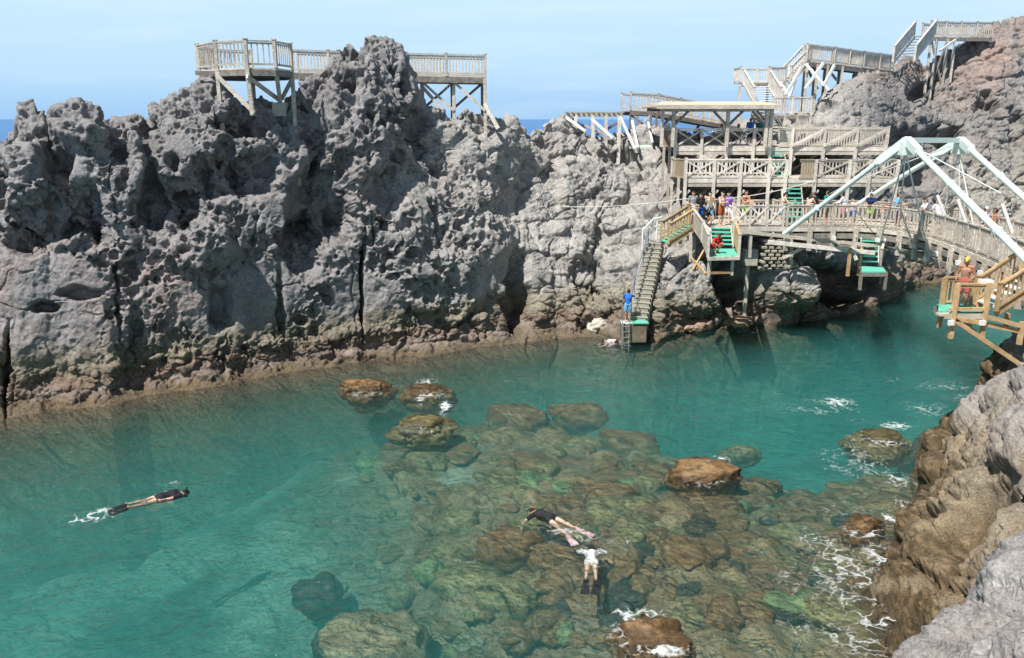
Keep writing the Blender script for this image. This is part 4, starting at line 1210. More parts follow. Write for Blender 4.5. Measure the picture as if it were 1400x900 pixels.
t = terrace('lower_terrace', "middle wooden terrace below the shelter with slats behind crossed boards", YL, ZL, 937, 1228, (937, 976, 1012, 1051, 1074), (1114, 1160, 1188, 1226), 3.2, ZM + .02, 918)
rail(t, [fp(p, YL - .05, ZL) for p in (937, 976, 1012, 1051, 1074)], h=.98, infill='both', gap=.2, sw=.06, posts=False, mat=M['pale_wood'], low=.10)
rail(t, [fp(p, YL - .05, ZL) for p in (1114, 1160, 1188, 1226)], h=.98, infill='both', gap=.18, sw=.06, posts=False, mat=M['grey_wood'], low=.06)
rail(t, [fp(918, YL + 1.4, ZL), fp(937, YL - .05, ZL)], h=.98, infill='panel', mat=M['panel'], posts=True, post_mat=M['pale_wood'], low=.04)
rail(t, [fp(1092, YL - .1, ZL), fp(1113, YL - .1, ZL)], h=.98, infill='panel', mat=M['panel'], posts=False, low=.04)
MB().beam(fp(1053, YL - .17, ZL + .1), fp(1073, YL - .17, ZL + .9), .05, .1).build('brace', M['pale_wood'], t)
deck(t, (fp(918, YL + 1.4, ZL), fp(937, YL, ZL), fp(937, YL + 3.2, ZL), fp(918, YL + 3.2, ZL)))
rail(t, [fp(937, YL + 2.2, ZL), fp(1051, YL + 2.2, ZL)], h=.9, infill='slat', gap=.2, sw=.06, mat=M['pale_wood'], post_every=1.7)
legs(t, [fp(919, YL + 1.5, ZL), fp(928, YL + .6, ZL)], .13, extra=.4)

# --- shelter roof on the upper terrace
t = empty('shelter', fp(985, YU + 2.4, ZU), "long low open shelter with straw coloured roof on the uppermost terrace", 'shelter')
ZE, ZR = 11.46, 11.68
xl, xr = fp(897, 46.3, ZE).x, fp(1066, 46.3, ZE).x
m = MB()
yf, ym, yb = 46.1, 48.9, 51.7
m.quad((xl, yf, ZE), (xr, yf, ZE), (xr - .2, ym, ZR), (xl + .75, ym, ZR), .09)
m.quad((xl + .75, ym, ZR), (xr - .2, ym, ZR), (xr, yb, ZE), (xl, yb, ZE), .09)
m.build('roof', M['roofing'], t)
m = MB()
for k in range(26):
    x = xl + .1 + (xr - xl - .2) * k / 25
    m.beam((x, yf - .02, ZE - .15), (x, ym, ZR - .16), .07, .13)
m.build('rafters', M['grey_wood'], t)
MB().beam((xl, yf - .04, ZE - .12), (xr, yf - .04, ZE - .12), .05, .2).build('fascia', M['grey_wood'], t)
MB().beam((xl + .3, yf + .5, ZE - .22), (xr - .2, yf + .5, ZE - .22), .14, .2).build('front_beam', M['grey_wood'], t)
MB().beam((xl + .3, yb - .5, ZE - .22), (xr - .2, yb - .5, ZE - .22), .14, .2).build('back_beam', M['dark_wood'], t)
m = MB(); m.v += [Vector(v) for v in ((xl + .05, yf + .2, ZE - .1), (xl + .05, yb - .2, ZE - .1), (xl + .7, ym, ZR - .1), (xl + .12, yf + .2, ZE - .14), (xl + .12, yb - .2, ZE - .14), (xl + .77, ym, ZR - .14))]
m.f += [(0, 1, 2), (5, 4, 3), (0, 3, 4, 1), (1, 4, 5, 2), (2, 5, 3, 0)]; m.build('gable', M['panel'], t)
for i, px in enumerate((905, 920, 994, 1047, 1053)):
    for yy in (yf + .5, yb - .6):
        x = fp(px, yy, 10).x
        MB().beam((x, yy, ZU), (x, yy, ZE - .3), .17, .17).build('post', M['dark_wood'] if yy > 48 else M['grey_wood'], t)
        for sg in ((-1, 1) if px == 994 else ((1,) if px < 990 else (-1,))):
            MB().beam((x, yy, ZE - 1.15), (x + sg * .85, yy, ZE - .3), .08, .11).build('knee_brace', M['dark_wood'], t)
for x0, lab in ((945, 'left'), (1020, 'right')):
    p = fp(x0, YU + 2.2, ZU)
    b_ = empty('bench', p, "plain bench under the shelter roof toward its %s" % ("pale gable end" if lab == 'left' else "stair end"), 'bench')
    MB().box(p + Z * .43, (1.9, .4, .06)).build('seat', M['dark_wood'], b_)
    for sx in (-.75, .75): MB().box(p + Vector((sx, 0, .2)), (.08, .36, .4)).build('leg', M['dark_wood'], b_)

# --- green stairs between the decks
def stairs(name, label, bot, top, width, n, tread=None, side=None, td=.28, th=.05, stringer=True, axis=None, rails=None, rail_h=.9, rail_inf='slat', rail_mat=None, cat='stairs'):
    bot, top = Vector(bot), Vector(top)
    t = empty(name, bot, label, cat)
    d = top - bot; flat = Vector((d.x, d.y, 0)).normalized(); sidev = Vector((flat.y, -flat.x, 0)) if axis is None else Vector(axis)
    for k in range(n):
        c = bot.lerp(top, (k + .5) / n)
        m = MB()
        ang = math.atan2(sidev.y, sidev.x)
        m.box(c, (width, td, th), Matrix.Rotation(ang, 3, 'Z'))
        m.build('tread', tread or M['green'], t)
    if stringer:
        for s_ in (-1, 1): MB().beam(bot + sidev * s_ * (width / 2 + .03) - Z * .1, top + sidev * s_ * (width / 2 + .03) - Z * .1, .05, .22).build('stringer', side or M['grey_wood'], t)
    for s_ in (rails or ()):
        o = sidev * s_ * (width / 2 + .09)
        rail(t, [bot + o, top + o], h=rail_h, infill=rail_inf, gap=.17, sw=.05, mat=rail_mat or side or M['grey_wood'], low=.12)
    return t
stairs('stairs', "green steps climbing from the middle terrace to the uppermost one", fp(1069, 45.3, ZL), fp(1060, 47.6, ZU), .75, 8)
stairs('stairs', "green steps from the bridge deck up to the middle terrace", fp(1086, 42.6, ZM), fp(1081, 45.2, ZL), .95, 10)

# --- main deck at the bridge level
t = empty('main_deck', fp(1000, YM, ZM), "lowest wooden deck where bathers gather at the end of the bridge", 'deck')
deck(t, (fp(943, YM + .1, ZM), fp(1073, YM + .1, ZM), fp(1073, YL + 1.0, ZM), fp(943, YL + 1.0, ZM)), board=.17)
MB().beam(fp(943, YM, ZM - .13), fp(1073, YM, ZM - .13), .06, .24).build('fascia', M['pale_wood'], t)
MB().beam(fp(943, YM + .3, ZM - .42), fp(1073, YM + .3, ZM - .42), .12, .26).build('edge_beam', M['dark_wood'], t)
m = MB()
for px in range(950, 1070, 12): c = fp(px, YM + .1, ZM - .18); m.beam(c, c + Vector((0, 3.6, 0)), .07, .2)
m.build('joists', M['dark_wood'], t)
rail(t, [fp(1003, YM + .05, ZM), fp(1025, YM + .05, ZM), fp(1048, YM + .05, ZM), fp(1070, YM + .05, ZM)], h=1.05, infill='both', gap=.2, sw=.06, mat=M['pale_wood'])
rail(t, [fp(937, YM + 1.7, ZM), fp(952, YM + .05, ZM)], h=1.0, infill='panel', mat=M['grey_wood'], post_mat=M['pale_wood'])
rail(t, [fp(937, YL + .2, ZM), fp(1065, YL + .2, ZM)], h=1.02, infill='slat', gap=.22, mat=M['pale_wood'], post_every=2.1)
lf = legs(t, [fp(p, YM + 1.5, ZM - .2) for p in (950, 1066)] + [fp(1026, YM + 1.2, ZM - .2)], .17, extra=.5)
p = fp(1026, YM + .9, 3.6)
MB().box((p.x, p.y + .1, 3.7), (.7, .6, .9)).build('concrete_pier', M['pale_concrete'], t, bevel=.03)
# timber under the terraces lets the light through in stripes
# --- masonry pier
p = cliff_at(1058, 345)
t = empty('masonry_pier', (p.x, p.y, 3.2), "stepped grey stone masonry pier under the bridge end", 'pier')
m = MB()
for k in range(9):
    for j in range(4):
        m.box((fp(1044 + 9.5 * j + (4 if k % 2 else 0), 42.0, 4).x, 42.2, 3.15 + k * .19), (.27 + rnd.uniform(-.05, .05), .8 + rnd.uniform(-.1, .1), .15), Matrix.Rotation(rnd.uniform(-.04, .04), 3, 'Z'))
m.build('courses', M['concrete'], t, bevel=.03)

# --- the bridge: curves from the main deck to the near shore
NE = [(1070, 307), (1120, 306.5), (1180, 308), (1220, 312), (1260, 319), (1300, 332), (1340, 347), (1400, 373), (1460, 402), (1530, 440)]
near = [at_z(a, b, ZM + .02) for a, b in NE]
near[0].y = near[1].y = YM + .05
def resample(pts, step):
    L = [0]
    for a, b in zip(pts, pts[1:]): L.append(L[-1] + (b - a).length)
    n = int(L[-1] / step); out = []
    for k in range(n + 1):
        s = L[-1] * k / n
        j = min(max(0, np.searchsorted(L, s) - 1), len(pts) - 2)
        out.append(pts[j].lerp(pts[j + 1], (s - L[j]) / (L[j + 1] - L[j])))
    return out
fine = resample(near, .5)
for _ in range(6): fine = [fine[0]] + [(fine[i - 1] + fine[i] * 2 + fine[i + 1]) / 4 for i in range(1, len(fine) - 1)] + [fine[-1]]
near = resample(fine, 1.15)
def tangent(P, i):
    a, b = P[max(0, i - 1)], P[min(len(P) - 1, i + 1)]
    return (b - a).normalized()
far = []
for i, p in enumerate(near):
    tg = tangent(near, i); far.append(p + Vector((-tg.y, tg.x, 0)) * 2.3)
t = empty('footbridge', near[len(near) // 3], "long curved timber footbridge with board railings crossing the inlet", 'bridge')
BRIDGE = t
for i in range(len(near) - 1): pass
m = MB()
for i in range(len(near) - 1):
    for k in range(7):
        s0, s1 = (k + .05) / 7, (k + .95) / 7
        m.quad(near[i].lerp(near[i + 1], s0), near[i].lerp(near[i + 1], s1), far[i].lerp(far[i + 1], s1), far[i].lerp(far[i + 1], s0), .05)
m.build('floor', M['grey_wood'], t)
rail(t, near, h=1.05, infill='slat', gap=.2, sw=.055, wide=True, mat=M['grey_wood'], low=.1, post_w=.1)
rail(t, far, h=1.05, infill='slat', gap=.19, sw=.055, wide=True, mat=M['grey_wood'], low=.1, post_w=.1)
for line, nm in ((near, 0), (far, 0)):
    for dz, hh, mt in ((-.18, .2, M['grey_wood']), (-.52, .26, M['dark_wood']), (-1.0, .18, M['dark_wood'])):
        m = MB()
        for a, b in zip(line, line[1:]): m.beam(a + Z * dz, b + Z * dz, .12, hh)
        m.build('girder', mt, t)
for i, (a, b) in enumerate(zip(near, far)):
    tg = tangent(near, i); o = Vector((tg.y, -tg.x, 0)) * .1
    MB().beam(a + o + Z * -1.25, a + o + Z * -.05, .2, .2).build('hanger_post', M['grey_wood'], t); MB().beam(b - o + Z * -1.25, b - o + Z * -.05, .18, .18).build('hanger_post', M['grey_wood'], t)
    MB().beam(a + o * 2 - Z * .66, b - o * 2 - Z * .66, .16, .2).build('cross_beam', M['dark_wood'], t)
    if i % 2 == 0: MB().box(a + o * 2.2 - Z * .62, (.2, .2, .2)).build('end_cap', M['white'], t)
for i in range(0, len(near) - 1, 1):
    MB().beam(near[i] - Z * .9, far[i + 1] - Z * .9, .07, .1).build('wind_brace', M['dark_wood'], t)
# legs on the rock at the far end
legs(t, [far[1] - Z * .1], .18, extra=.5)
# white tilted boards on the far railing
for px, py in ((1283, 278), (1311, 284), (1372, 292)):
    c = at_y(px, py, 37.5 if px < 1350 else 31.5)
    t2 = empty('tie_post', c, {1283: "white slanting tie board by the red-haired bather on the bridge", 1311: "white slanting tie board behind the bather in lilac", 1372: "white slanting tie board at the near end of the far railing"}[px], 'board')
    MB().beam(c + Vector((-.1, .0, .35)), c + Vector((.45, 0, -.75)), .06, .13).build('board', M['white'], t2)

# --- mint painted steel frame the bridge hangs from
A_ = at_y(1240, 192, 36.6); B_ = at_y(1313, 192, 39.2)
t = empty('suspension_frame', (A_ + B_) / 2, "mint and white tubular steel frame the curved bridge hangs from", 'steel frame')
A_low, A_near = at_y(1072, 320, 41.2), at_y(1500, 452, 21.5)
B_low, B_near = at_y(1150, 294, 44.4), at_y(1500, 360, 26.0)
for nm, top, end, r in (('leg', A_, A_low, .115), ('leg', A_, A_near, .125), ('leg', B_, B_low, .12), ('leg', B_, B_near, .12)):
    d = (end - top); L = d.length; dn = d / L
    o = MB().tube(top + dn * .9, end, r, 16).build(nm, M['mint'], t, smooth=False)
    for k in (1, 2, 3, 4, 5):
        s = .9 + k * 4.3
        if s < L: MB().tube(top + dn * (s - .05), top + dn * (s + .05), r * 1.45, 16).build('flange', M['mint'], t)
    MB().beam(top, top + dn * 1.5, .28, .34).build('head_plate', M['mint'], t)
    MB().tube(top + dn * 1.55, top + dn * 1.66, r * 1.5, 16).build('flange', M['mint'], t)
MB().beam(A_ + (A_ - B_).normalized() * .15, B_ + (B_ - A_).normalized() * .15, .3, .22).build('top_beam', M['mint'], t)
for X_ in (A_, B_): MB().box(X_ - Z * .35, (.5, .5, .55)).build('gusset', M['mint'], t)
def hang(top, px, py, Y):
    q = at_y(px, py, Y); MB().tube(top - Z * .5, q, .035, 8).build('hanger', M['cable'], t); return q
def hang_to(top, i, dz=-.95, line=near):
    q = line[i] + Z * dz; MB().tube(top - Z * .5, q, .035, 8).build('hanger', M['cable'], t)
    MB().box(q - Z * .1, (.42, .3, .2)).box(q + Z * .12, (.2, .2, .3)).build('anchor_block', M['white'], t)
def nearest(line, px):
    best = None
    for i, p in enumerate(line):
        dep = p.y * CP - (p.z - CAM_H) * SP; x = 700 + F * p.x / dep
        if best is None or abs(x - px) < best[0]: best = (abs(x - px), i)
    return best[1]
hang_to(A_, nearest(near, 1192)); hang_to(A_, nearest(near, 1268)); hang_to(A_, nearest(far, 1235), line=far)
hang_to(B_, nearest(far, 1300), line=far); hang_to(B_, nearest(far, 1335), line=far); hang_to(B_, nearest(far, 1262), line=far)
for p_, q_ in ((A_ + Z * -.5, at_y(1130, 268, 43.5)), (B_ + Z * .05 + Vector((-.4, 0, -.3)), at_y(1165, 250, 44.0)), (A_ + Vector((.6, 0, -.4)), at_y(1375, 268, 34.0))):
    MB().tube(p_, q_, .025, 6).build('stay', M['cable'], t)

# --- hanging landing with green floor below the bathers
LZ = 4.55
t = empty('hanging_landing', fp(990, 38.4, LZ), "hanging jetty landing with bright green floor and side panels under the bathers", 'landing')
c = [fp(967, 37.2, LZ), fp(1011, 37.4, LZ), fp(1003, 39.9, LZ), fp(972, 39.9, LZ)]
MB().quad(*c, .06).build('floor', M['green'], t)
MB().beam(c[0] + Vector((0, -.05, -.05)), c[1] + Vector((0, -.05, -.05)), .06, .16).build('fascia', M['grey_wood'], t)
MB().beam(c[0] + Vector((.15, .2, -.75)), c[1] + Vector((-.25, .2, -.75)), .1, .12).build('lower_beam', M['new_wood'], t)
for q in (c[0] + Vector((.15, .2, 0)), c[1] + Vector((-.25, .2, 0)), c[2], c[3]):
    MB().beam(q - Z * .9, q, .12, .12).build('post', M['grey_wood'], t)
lt = fp(946, 41.6, ZM - .05)
rail(t, [lt, fp(960, 39.6, LZ + .35), c[0] + Vector((.03, .05, 0))], h=.98, infill='panel', mat=M['grey_wood'], post_mat=M['pale_wood'], low=.05)
rail(t, [fp(1003, 40.4, LZ + .35), c[1] + Vector((-.03, .05, 0))], h=.98, infill='panel', mat=M['new_wood'], post_mat=M['pale_wood'], low=.05)
brace(t, fp(944, 39.0, LZ - .3), c[0] + Vector((0, .1, -.8)), .08, .14, M['new_wood'])
brace(t, fp(944, 39.0, LZ + .9), fp(944, 39.0, LZ - .5), .13, .13, M['grey_wood'])
brace(t, c[0] + Vector((-.5, .6, -.7)), c[3] + Vector((0, .6, .2)), .08, .12, M['new_wood'])
MB().beam(fp(998, YM, ZM + .8), fp(1006, 39.9, LZ + 1.0), .07, .12).build('handrail', M['pale_wood'], t)
MB().beam(fp(947, YM, ZM + .75), fp(972, 38.8, LZ + .95), .07, .14).build('handrail', M['white'], t)
stairs('stairs', "short green steps leading down to the hanging landing", fp(988, 39.9, LZ + .12), fp(985, YM + .05, ZM), .95, 5, side=M['grey_wood'])

# --- new wooden stairs between deck and concrete steps
b0, b1 = at_y(910, 333, 41.3), fp(946, 41.9, ZM)
stairs('stairs', "new yellow pine stairs with pine railings above the concrete flight", (b0.x, 41.6, b0.z), b1, .8, 7, side=M['new_wood'], rails=(-1, 1), rail_h=1.0, rail_mat=M['new_wood'], td=.3)

# --- concrete staircase down to the water
cb, ct = at_y(874, 439, 39.35), at_y(896, 333, 42.5)
t = empty('concrete_stairs', cb, "long steep concrete staircase cut down the rock to the water", 'staircase')
n = 17; d = ct - cb; ang = math.atan2(-d.x, d.y)
m = MB(); rot = Matrix.Rotation(ang, 3, 'Z')
for k in range(n):
    c_ = cb + Vector((d.x * (k + .5) / n, d.y * (k + .5) / n, 0)); z1 = cb.z + d.z * (k + 1) / n
    m.box((c_.x, c_.y + .25, z1 - .35), (.86, abs(d.y) / n + .5, .7), rot)
m.build('flight', M['concrete'], t, bevel=.012)
for k in range(n):
    c_ = cb + Vector((d.x * (k + .02) / n, d.y * (k + .02) / n, 0)); z1 = cb.z + d.z * (k + 1) / n
    MB().box((c_.x, c_.y - .01, z1 + .01), (.84, .07, .05), rot).build('nosing', M['pale_concrete'], t)
for s_ in (-1, 1):
    o = (rot @ Vector((s_ * .46, 0, 0)))
    m = MB(); m.beam(cb + o + Vector((0, .35, -.15)), ct + o + Vector((0, .35, -.15)), .08, .55); m.build('side_wall', M['concrete'], t)
lz = cb.z
p = fp(867, 39.0, lz)
MB().box((p.x, 39.15, lz - .5), (1.25, .7, .96)).build('landing', M['stained'], t, bevel=.04)
MB().box((fp(875, 39, lz).x, 39.1, lz + .02), (.78, .72, .05)).build('mat', M['green'], t)
MB().box((fp(857, 39, lz).x, 39.1, lz + .0), (.55, .6, .05)).build('mat', M['mint'], t)
# blue pipe handrail
hp = [at_y(864, 405, 39.5), at_y(868, 380, 40.0), at_y(880, 340, 41.2), at_y(887, 313, 41.9)]
t = empty('pipe_handrail', hp[0], "thin blue grey pipe handrail along the concrete staircase", 'handrail')
MB().path(hp, .03).build('rail', M['iron'], t)
for q in hp: MB().tube(q, q - Z * .95, .022, 6).build('stanchion', M['iron'], t)
MB().tube(hp[1] - Z * .45, hp[3] - Z * .45, .02, 6).build('lower_rail', M['iron'], t)
# white guard at the stair head
t = empty('stair_guard', at_y(890, 318, 42.2), "white and mint guard rail at the head of the concrete staircase", 'guard rail')
g = [at_y(879, 314, 41.9), at_y(893, 300, 42.4), at_y(905, 297, 42.6)]
MB().path(g, .045).build('rail', M['mint'], t)
MB().path([q - Z * .4 for q in g], .035).build('mid_rail', M['white'], t)
for q in g + [at_y(899, 298, 42.5)]: MB().tube(q, q - Z * 1.05, .045, 8).build('post', M['white'], t)
# ladder
t = empty('ladder', fp(855, 38.6, -.2), "short aluminium ladder reaching from the green landing into the water", 'ladder')
zl = lz + .02
for px in (851.5, 860.5):
    q = fp(px, 38.62, zl)
    MB().tube((q.x, 38.5, -.7), (q.x, 38.68, zl + .0), .03, 8).build('side_rail', M['alu'], t)
    MB().path([(q.x, 38.68, zl), (q.x, 38.72, zl + .75), (q.x, 39.15, zl + .8), (q.x, 39.2, zl + .02)], .02).build('hand_loop', M['alu'], t)
for k in range(6):
    z = zl - .12 - k * .27; a, b = fp(851.5, 38.64, zl), fp(860.5, 38.64, zl)
    MB().tube((a.x, 38.62 - .02 * k, z), (b.x, 38.62 - .02 * k, z), .02, 6).build('rung', M['alu'], t)

# --- slanting timber frame below the bridge and its small landing
t = empty('slanting_frame', at_y(1100, 335, 40.8), "grey slanting beams bolted under the bridge above the dark cave", 'timber frame')
for (a, b, w, h, mt) in (((1008, 316, 40.9), (1150, 332, 40.6), .1, .16, 'grey_wood'), ((1050, 331, 40.7), (1196, 346, 40.4), .12, .2, 'pale_wood'), ((1150, 331, 40.6), (1196, 336, 40.5), .1, .14, 'grey_wood'),
                         ((1070, 353, 40.9), (1106, 335, 40.7), .1, .16, 'grey_wood'), ((1027, 312, 40.9), (1025, 352, 41.0), .13, .13, 'pale_wood'), ((1082, 318, 41.0), (1082, 362, 41.2), .12, .12, 'grey_wood'),
                         ((1052, 330, 40.9), (1058, 318, 40.9), .1, .12, 'pale_wood'), ((1164, 336, 40.6), (1171, 356, 40.2), .1, .14, 'pale_wood')):
    brace(t, at_y(*a), at_y(*b), w, h, M[mt])
SZ = at_y(1195, 368, 39.6).z
t = empty('small_landing', fp(1195, 39.6, SZ), "small turquoise landing under the bridge over the dark cave mouth", 'landing')
c = [fp(1178, 38.9, SZ), fp(1212, 38.9, SZ), fp(1206, 40.4, SZ), fp(1178, 40.4, SZ)]
MB().quad(*c, .07).build('floor', M['green'], t)
for q in c: MB().beam(q - Z * .9, q - Z * .03, .12, .12).build('post', M['dark_wood'], t)
MB().beam(c[0] + Vector((0, -.04, -.16)), c[1] + Vector((0, -.04, -.16)), .06, .14).build('fascia', M['dark_wood'], t)
for q in (fp(1160, 40.4, SZ), fp(1175, 40.6, SZ)): MB().beam((q.x, q.y, SZ - .5), (q.x, q.y, ZM - .9), .14, .14).build('post', M['new_wood'], t)
rail(t, [fp(1203, 40.5, SZ), fp(1212, 41.0, SZ + .9)], h=.8, infill='panel', mat=M['grey_wood'], low=.02)
stairs('stairs', "turquoise steps hung beneath the bridge above the small landing", fp(1189, 40.4, SZ + .1), fp(1189, 41.6, ZM - .35), .75, 6)

# --- new pine platform hanging on the right
PYY = 25.6; PZ = at_y(1310, 427, PYY).z
t = empty('pine_platform', fp(1312, PYY, PZ), "hanging yellow pine platform with green edge over the water beneath the near bridge end", 'platform')
pl, pr = fp(1299, PYY, PZ), fp(1346, PYY, PZ); bk = Vector((.15, 1.15, 0))
deck(t, (pl, pr, pr + bk, pl + bk), mat=M['green'], board=.2)
MB().quad(fp(1282, PYY + .1, PZ + .02), pl + Vector((0, .1, .02)), pl + bk + Vector((0, 0, .02)), fp(1284, PYY + 1.0, PZ + .02), .06).build('ledge', M['green'], t)
m = MB()
for k in range(6): c_ = fp(1283 + 3 * k, PYY + .05, PZ - .08); m.box(c_, (.06, .25, .08))
m.build('ledge_blocks', M['grey_wood'], t)
MB().beam(pl + Vector((-.2, -.05, -.12)), pr + Vector((0, -.05, -.12)), .06, .17).build('front_joist', M['grey_wood'], t)
MB().beam(pl + Vector((-.1, -.08, .12)), pr + Vector((.1, -.08, .12)), .06, .1).build('toe_board', M['new_wood'], t)
MB().beam(pl + Vector((0, .5, -.17)), pr + Vector((0, .5, -.17)), .1, .2).beam(pl + Vector((0, 1.0, -.17)), pr + Vector((0, 1.0, -.17)), .1, .2).build('joists', M['dark_wood'], t)
for (q, up) in ((fp(1304, PYY - .08, PZ), .95), (fp(1347, PYY - .08, PZ), .98), (fp(1400, PYY - .08, PZ), 0)):
    MB().beam(q - Z * (.85 if up else 1.05), q + Z * (up if up else -.3), .13, .13).build('post', M['new_wood'], t)
for q in (fp(1306, PYY, PZ) + bk, fp(1349, PYY, PZ) + bk, fp(1402, PYY, PZ) + bk):
    MB().beam(q - Z * .8, q + Z * (.9 if q.x < 15.8 else -.3), .13, .13).build('post', M['new_wood'], t)
rail(t, [fp(1305, PYY, PZ), fp(1346, PYY, PZ)], h=.92, infill='none', mat=M['new_wood'], posts=False, low=.12)
rail(t, [fp(1306, PYY, PZ) + bk, fp(1349, PYY, PZ) + bk], h=.92, infill='slat', gap=.14, sw=.045, mat=M['new_wood'], posts=False, low=.1)
MB().box(fp(1348, PYY + .1, PZ + .98), (.36, .3, .12)).build('post_cap', M['white'], t)
for (a, b, dy) in (((1304, 437), (1397, 500), -.1), ((1306, 436), (1346, 442), -.1), ((1348, 433), (1420, 452), -.1), ((1350, 444), (1410, 456), -.02), ((1350, 470), (1400, 492), 1.2), ((1306, 434), (1352, 470), 1.2)):
    brace(t, at_y(a[0], a[1], PYY + dy), at_y(b[0], b[1], PYY + dy), .08, .14, M['new_wood'] if dy < 1 else M['dark_wood'])
for px in (1304, 1347): c_ = fp(px - 4, PYY - .2, PZ - .3); MB().box(c_, (.16, .1, .16)).build('bolt_plate', M['white'], t)
s0, s1 = fp(1347, PYY + .55, PZ), at_y(1452, 352, PYY + .55)
n = 9
stairs('stairs', "yellow pine stairs with white treads climbing from the hanging platform to the bridge", s0 + Z * .05, s1, 1.05, n, tread=M['white'], side=M['new_wood'], rails=(-1, 1), rail_h=.85, rail_mat=M['new_wood'], td=.22, th=.06)

# --- upper stairs and walks against the sky
t = stairs('stairs', "bleached flight of steps just above the shelter roof", fp(1049, 53.6, 11.6), fp(1034, 57.0, at_y(1034, 98, 57).z - .9), 1.5, 8, tread=M['white'], side=M['pale_wood'], rails=(-1, 1), rail_h=1.0, rail_mat=M['pale_wood'], td=.2)
pz = at_y(1060, 113, 57.5).z
t = empty('stair_landing', fp(1055, 57.8, pz), "railed landing between the two flights above the shelter", 'landing')
a, b = fp(1012, 57.4, pz), fp(1074, 57.6, pz)
deck(t, (a, b, b + Vector((0, 1.6, 0)), a + Vector((0, 1.6, 0))), board=.2)
MB().beam(a - Z * .16, b - Z * .16, .08, .22).build('joist', M['dark_wood'], t)
rail(t, [fp(1050, 57.4, pz), b], h=.98, mat=M['grey_wood']); rail(t, [a, a + Vector((0, 1.6, 0)), b + Vector((0, 1.6, 0))], h=.98, mat=M['pale_wood'], post_every=1.5)
legs(t, [a - Z * .1, fp(1032, 57.5, pz - .1), b - Z * .1, fp(1050, 58.5, pz - .1)], .15)
t0 = fp(1074, 58.2, pz); t1 = at_y(1103, 83, 58.4)
stairs('stairs', "steep flight of steps rising to the high walkway right of the shelter", t0, t1, 1.1, 9, tread=M['pale_wood'], side=M['pale_wood'], rails=(-1, 1), rail_h=1.02, rail_mat=M['pale_wood'], td=.2)
t = empty('high_walkway', at_y(1140, 88, 58), "high curved walkway on crossed white props over the rocks", 'walkway')
nn = [at_y(1102, 84, 57.4), at_y(1140, 88, 58.6), at_y(1180, 93, 60.5), at_y(1222, 97, 63.5)]
ff_ = [p + Vector((.5, 1.7, 0)) for p in nn]
for k in range(3): deck(t, (nn[k], nn[k + 1], ff_[k + 1], ff_[k]), board=.2)
m = MB()
for L_ in (nn, ff_):
    for a, b in zip(L_, L_[1:]): m.beam(a - Z * .2, b - Z * .2, .09, .26)
m.build('girder', M['dark_wood'], t)
rail(t, nn, h=1.08, post_every=1.9, gap=.17, sw=.05); rail(t, ff_, h=1.08, post_every=1.9, gap=.17, sw=.05)
ll = [at_y(1104, 86, 57.4), at_y(1118, 88, 57.8), at_y(1132, 89, 58.3), at_y(1152, 91, 59.1), at_y(1186, 96, 60.8), at_y(1200, 97, 61.5)]
legs(t, ll, .15); legs(t, [p + Vector((.4, 1.6, 0)) for p in ll[:4]], .15, M['dark_wood'])
for a, b in (((1101, 87), (1133, 123)), ((1126, 86), (1101, 122)), ((1141, 89), (1126, 118)), ((1088, 108), (1080, 132)), ((1066, 112), (1080, 132)), ((1096, 92), (1074, 130))):
    brace(t, at_y(*a, 57.0), at_y(*b, 56.6), .12, .17, M['white'], 'white_prop')
for a, b in (((1104, 95), (1118, 122)), ((1120, 92), (1106, 118)), ((1130, 92), (1144, 110))): brace(t, at_y(*a, 59), at_y(*b, 59), .1, .15, M['dark_wood'])
s0, s1 = at_y(1235, 84, 62.2), at_y(1264, 48, 65.5)
t = stairs('stairs', "topmost flight of steps on the red hill, seen against the sky", s0, s1, 1.3, 9, tread=M['dark_wood'], side=M['pale_wood'], rails=(-1, 1), rail_h=1.05, rail_mat=M['pale_wood'], td=.2)
t = empty('summit_walkway', at_y(1300, 51, 66), "walkway on the top of the red hill with slatted railing against the sky", 'walkway')
nn = [at_y(1271, 50, 65.6), at_y(1312, 51, 66.4), at_y(1356, 51, 67.2)]; ff_ = [p + Vector((.2, 1.7, 0)) for p in nn]
for k in range(2): deck(t, (nn[k], nn[k + 1], ff_[k + 1], ff_[k]), board=.2)
m = MB()
for a, b in zip(nn, nn[1:]): m.beam(a - Z * .18, b - Z * .18, .09, .24)
m.build('girder', M['dark_wood'], t)
rail(t, nn, h=1.08, post_every=1.5, gap=.17, sw=.05, mat=M['grey_wood']); rail(t, ff_, h=1.08, post_every=1.5, gap=.17, sw=.05, mat=M['grey_wood'])
ll = [at_y(px, 53, 65.8) for px in (1273, 1281, 1296)]; lf = legs(t, ll + [at_y(1306, 53, 66.3)], .15)
brace(t, ll[0], lf[2] + Z * .3, .08, .14, M['dark_wood']); brace(t, ll[2], lf[0] + Z * .3, .08, .14, M['dark_wood'])
brace(t, at_y(1306, 55, 66), at_y(1285, 70, 65), .1, .16, M['pale_wood'])
# fenced landing left of the high rocks
t = empty('slat_fence', at_y(1082, 158, 53), "pale close-boarded slat fence on a ledge right of the shelter roof", 'fence')
a, b = at_y(1056, 157, 53.2), at_y(1108, 157, 53.2)
rail(t, [a, b], h=1.05, infill='slat', gap=.15, sw=.085, mat=M['pale_wood'], post_every=1.3)
deck(t, (a, b, b + Vector((0, 1.5, 0)), a + Vector((0, 1.5, 0))), board=.2); MB().beam(a - Z * .16, b - Z * .16, .09, .22).build('joist', M['dark_wood'], t)
legs(t, [a - Z * .1, a.lerp(b, .33) - Z * .1, a.lerp(b, .66) - Z * .1, b - Z * .1], .16)

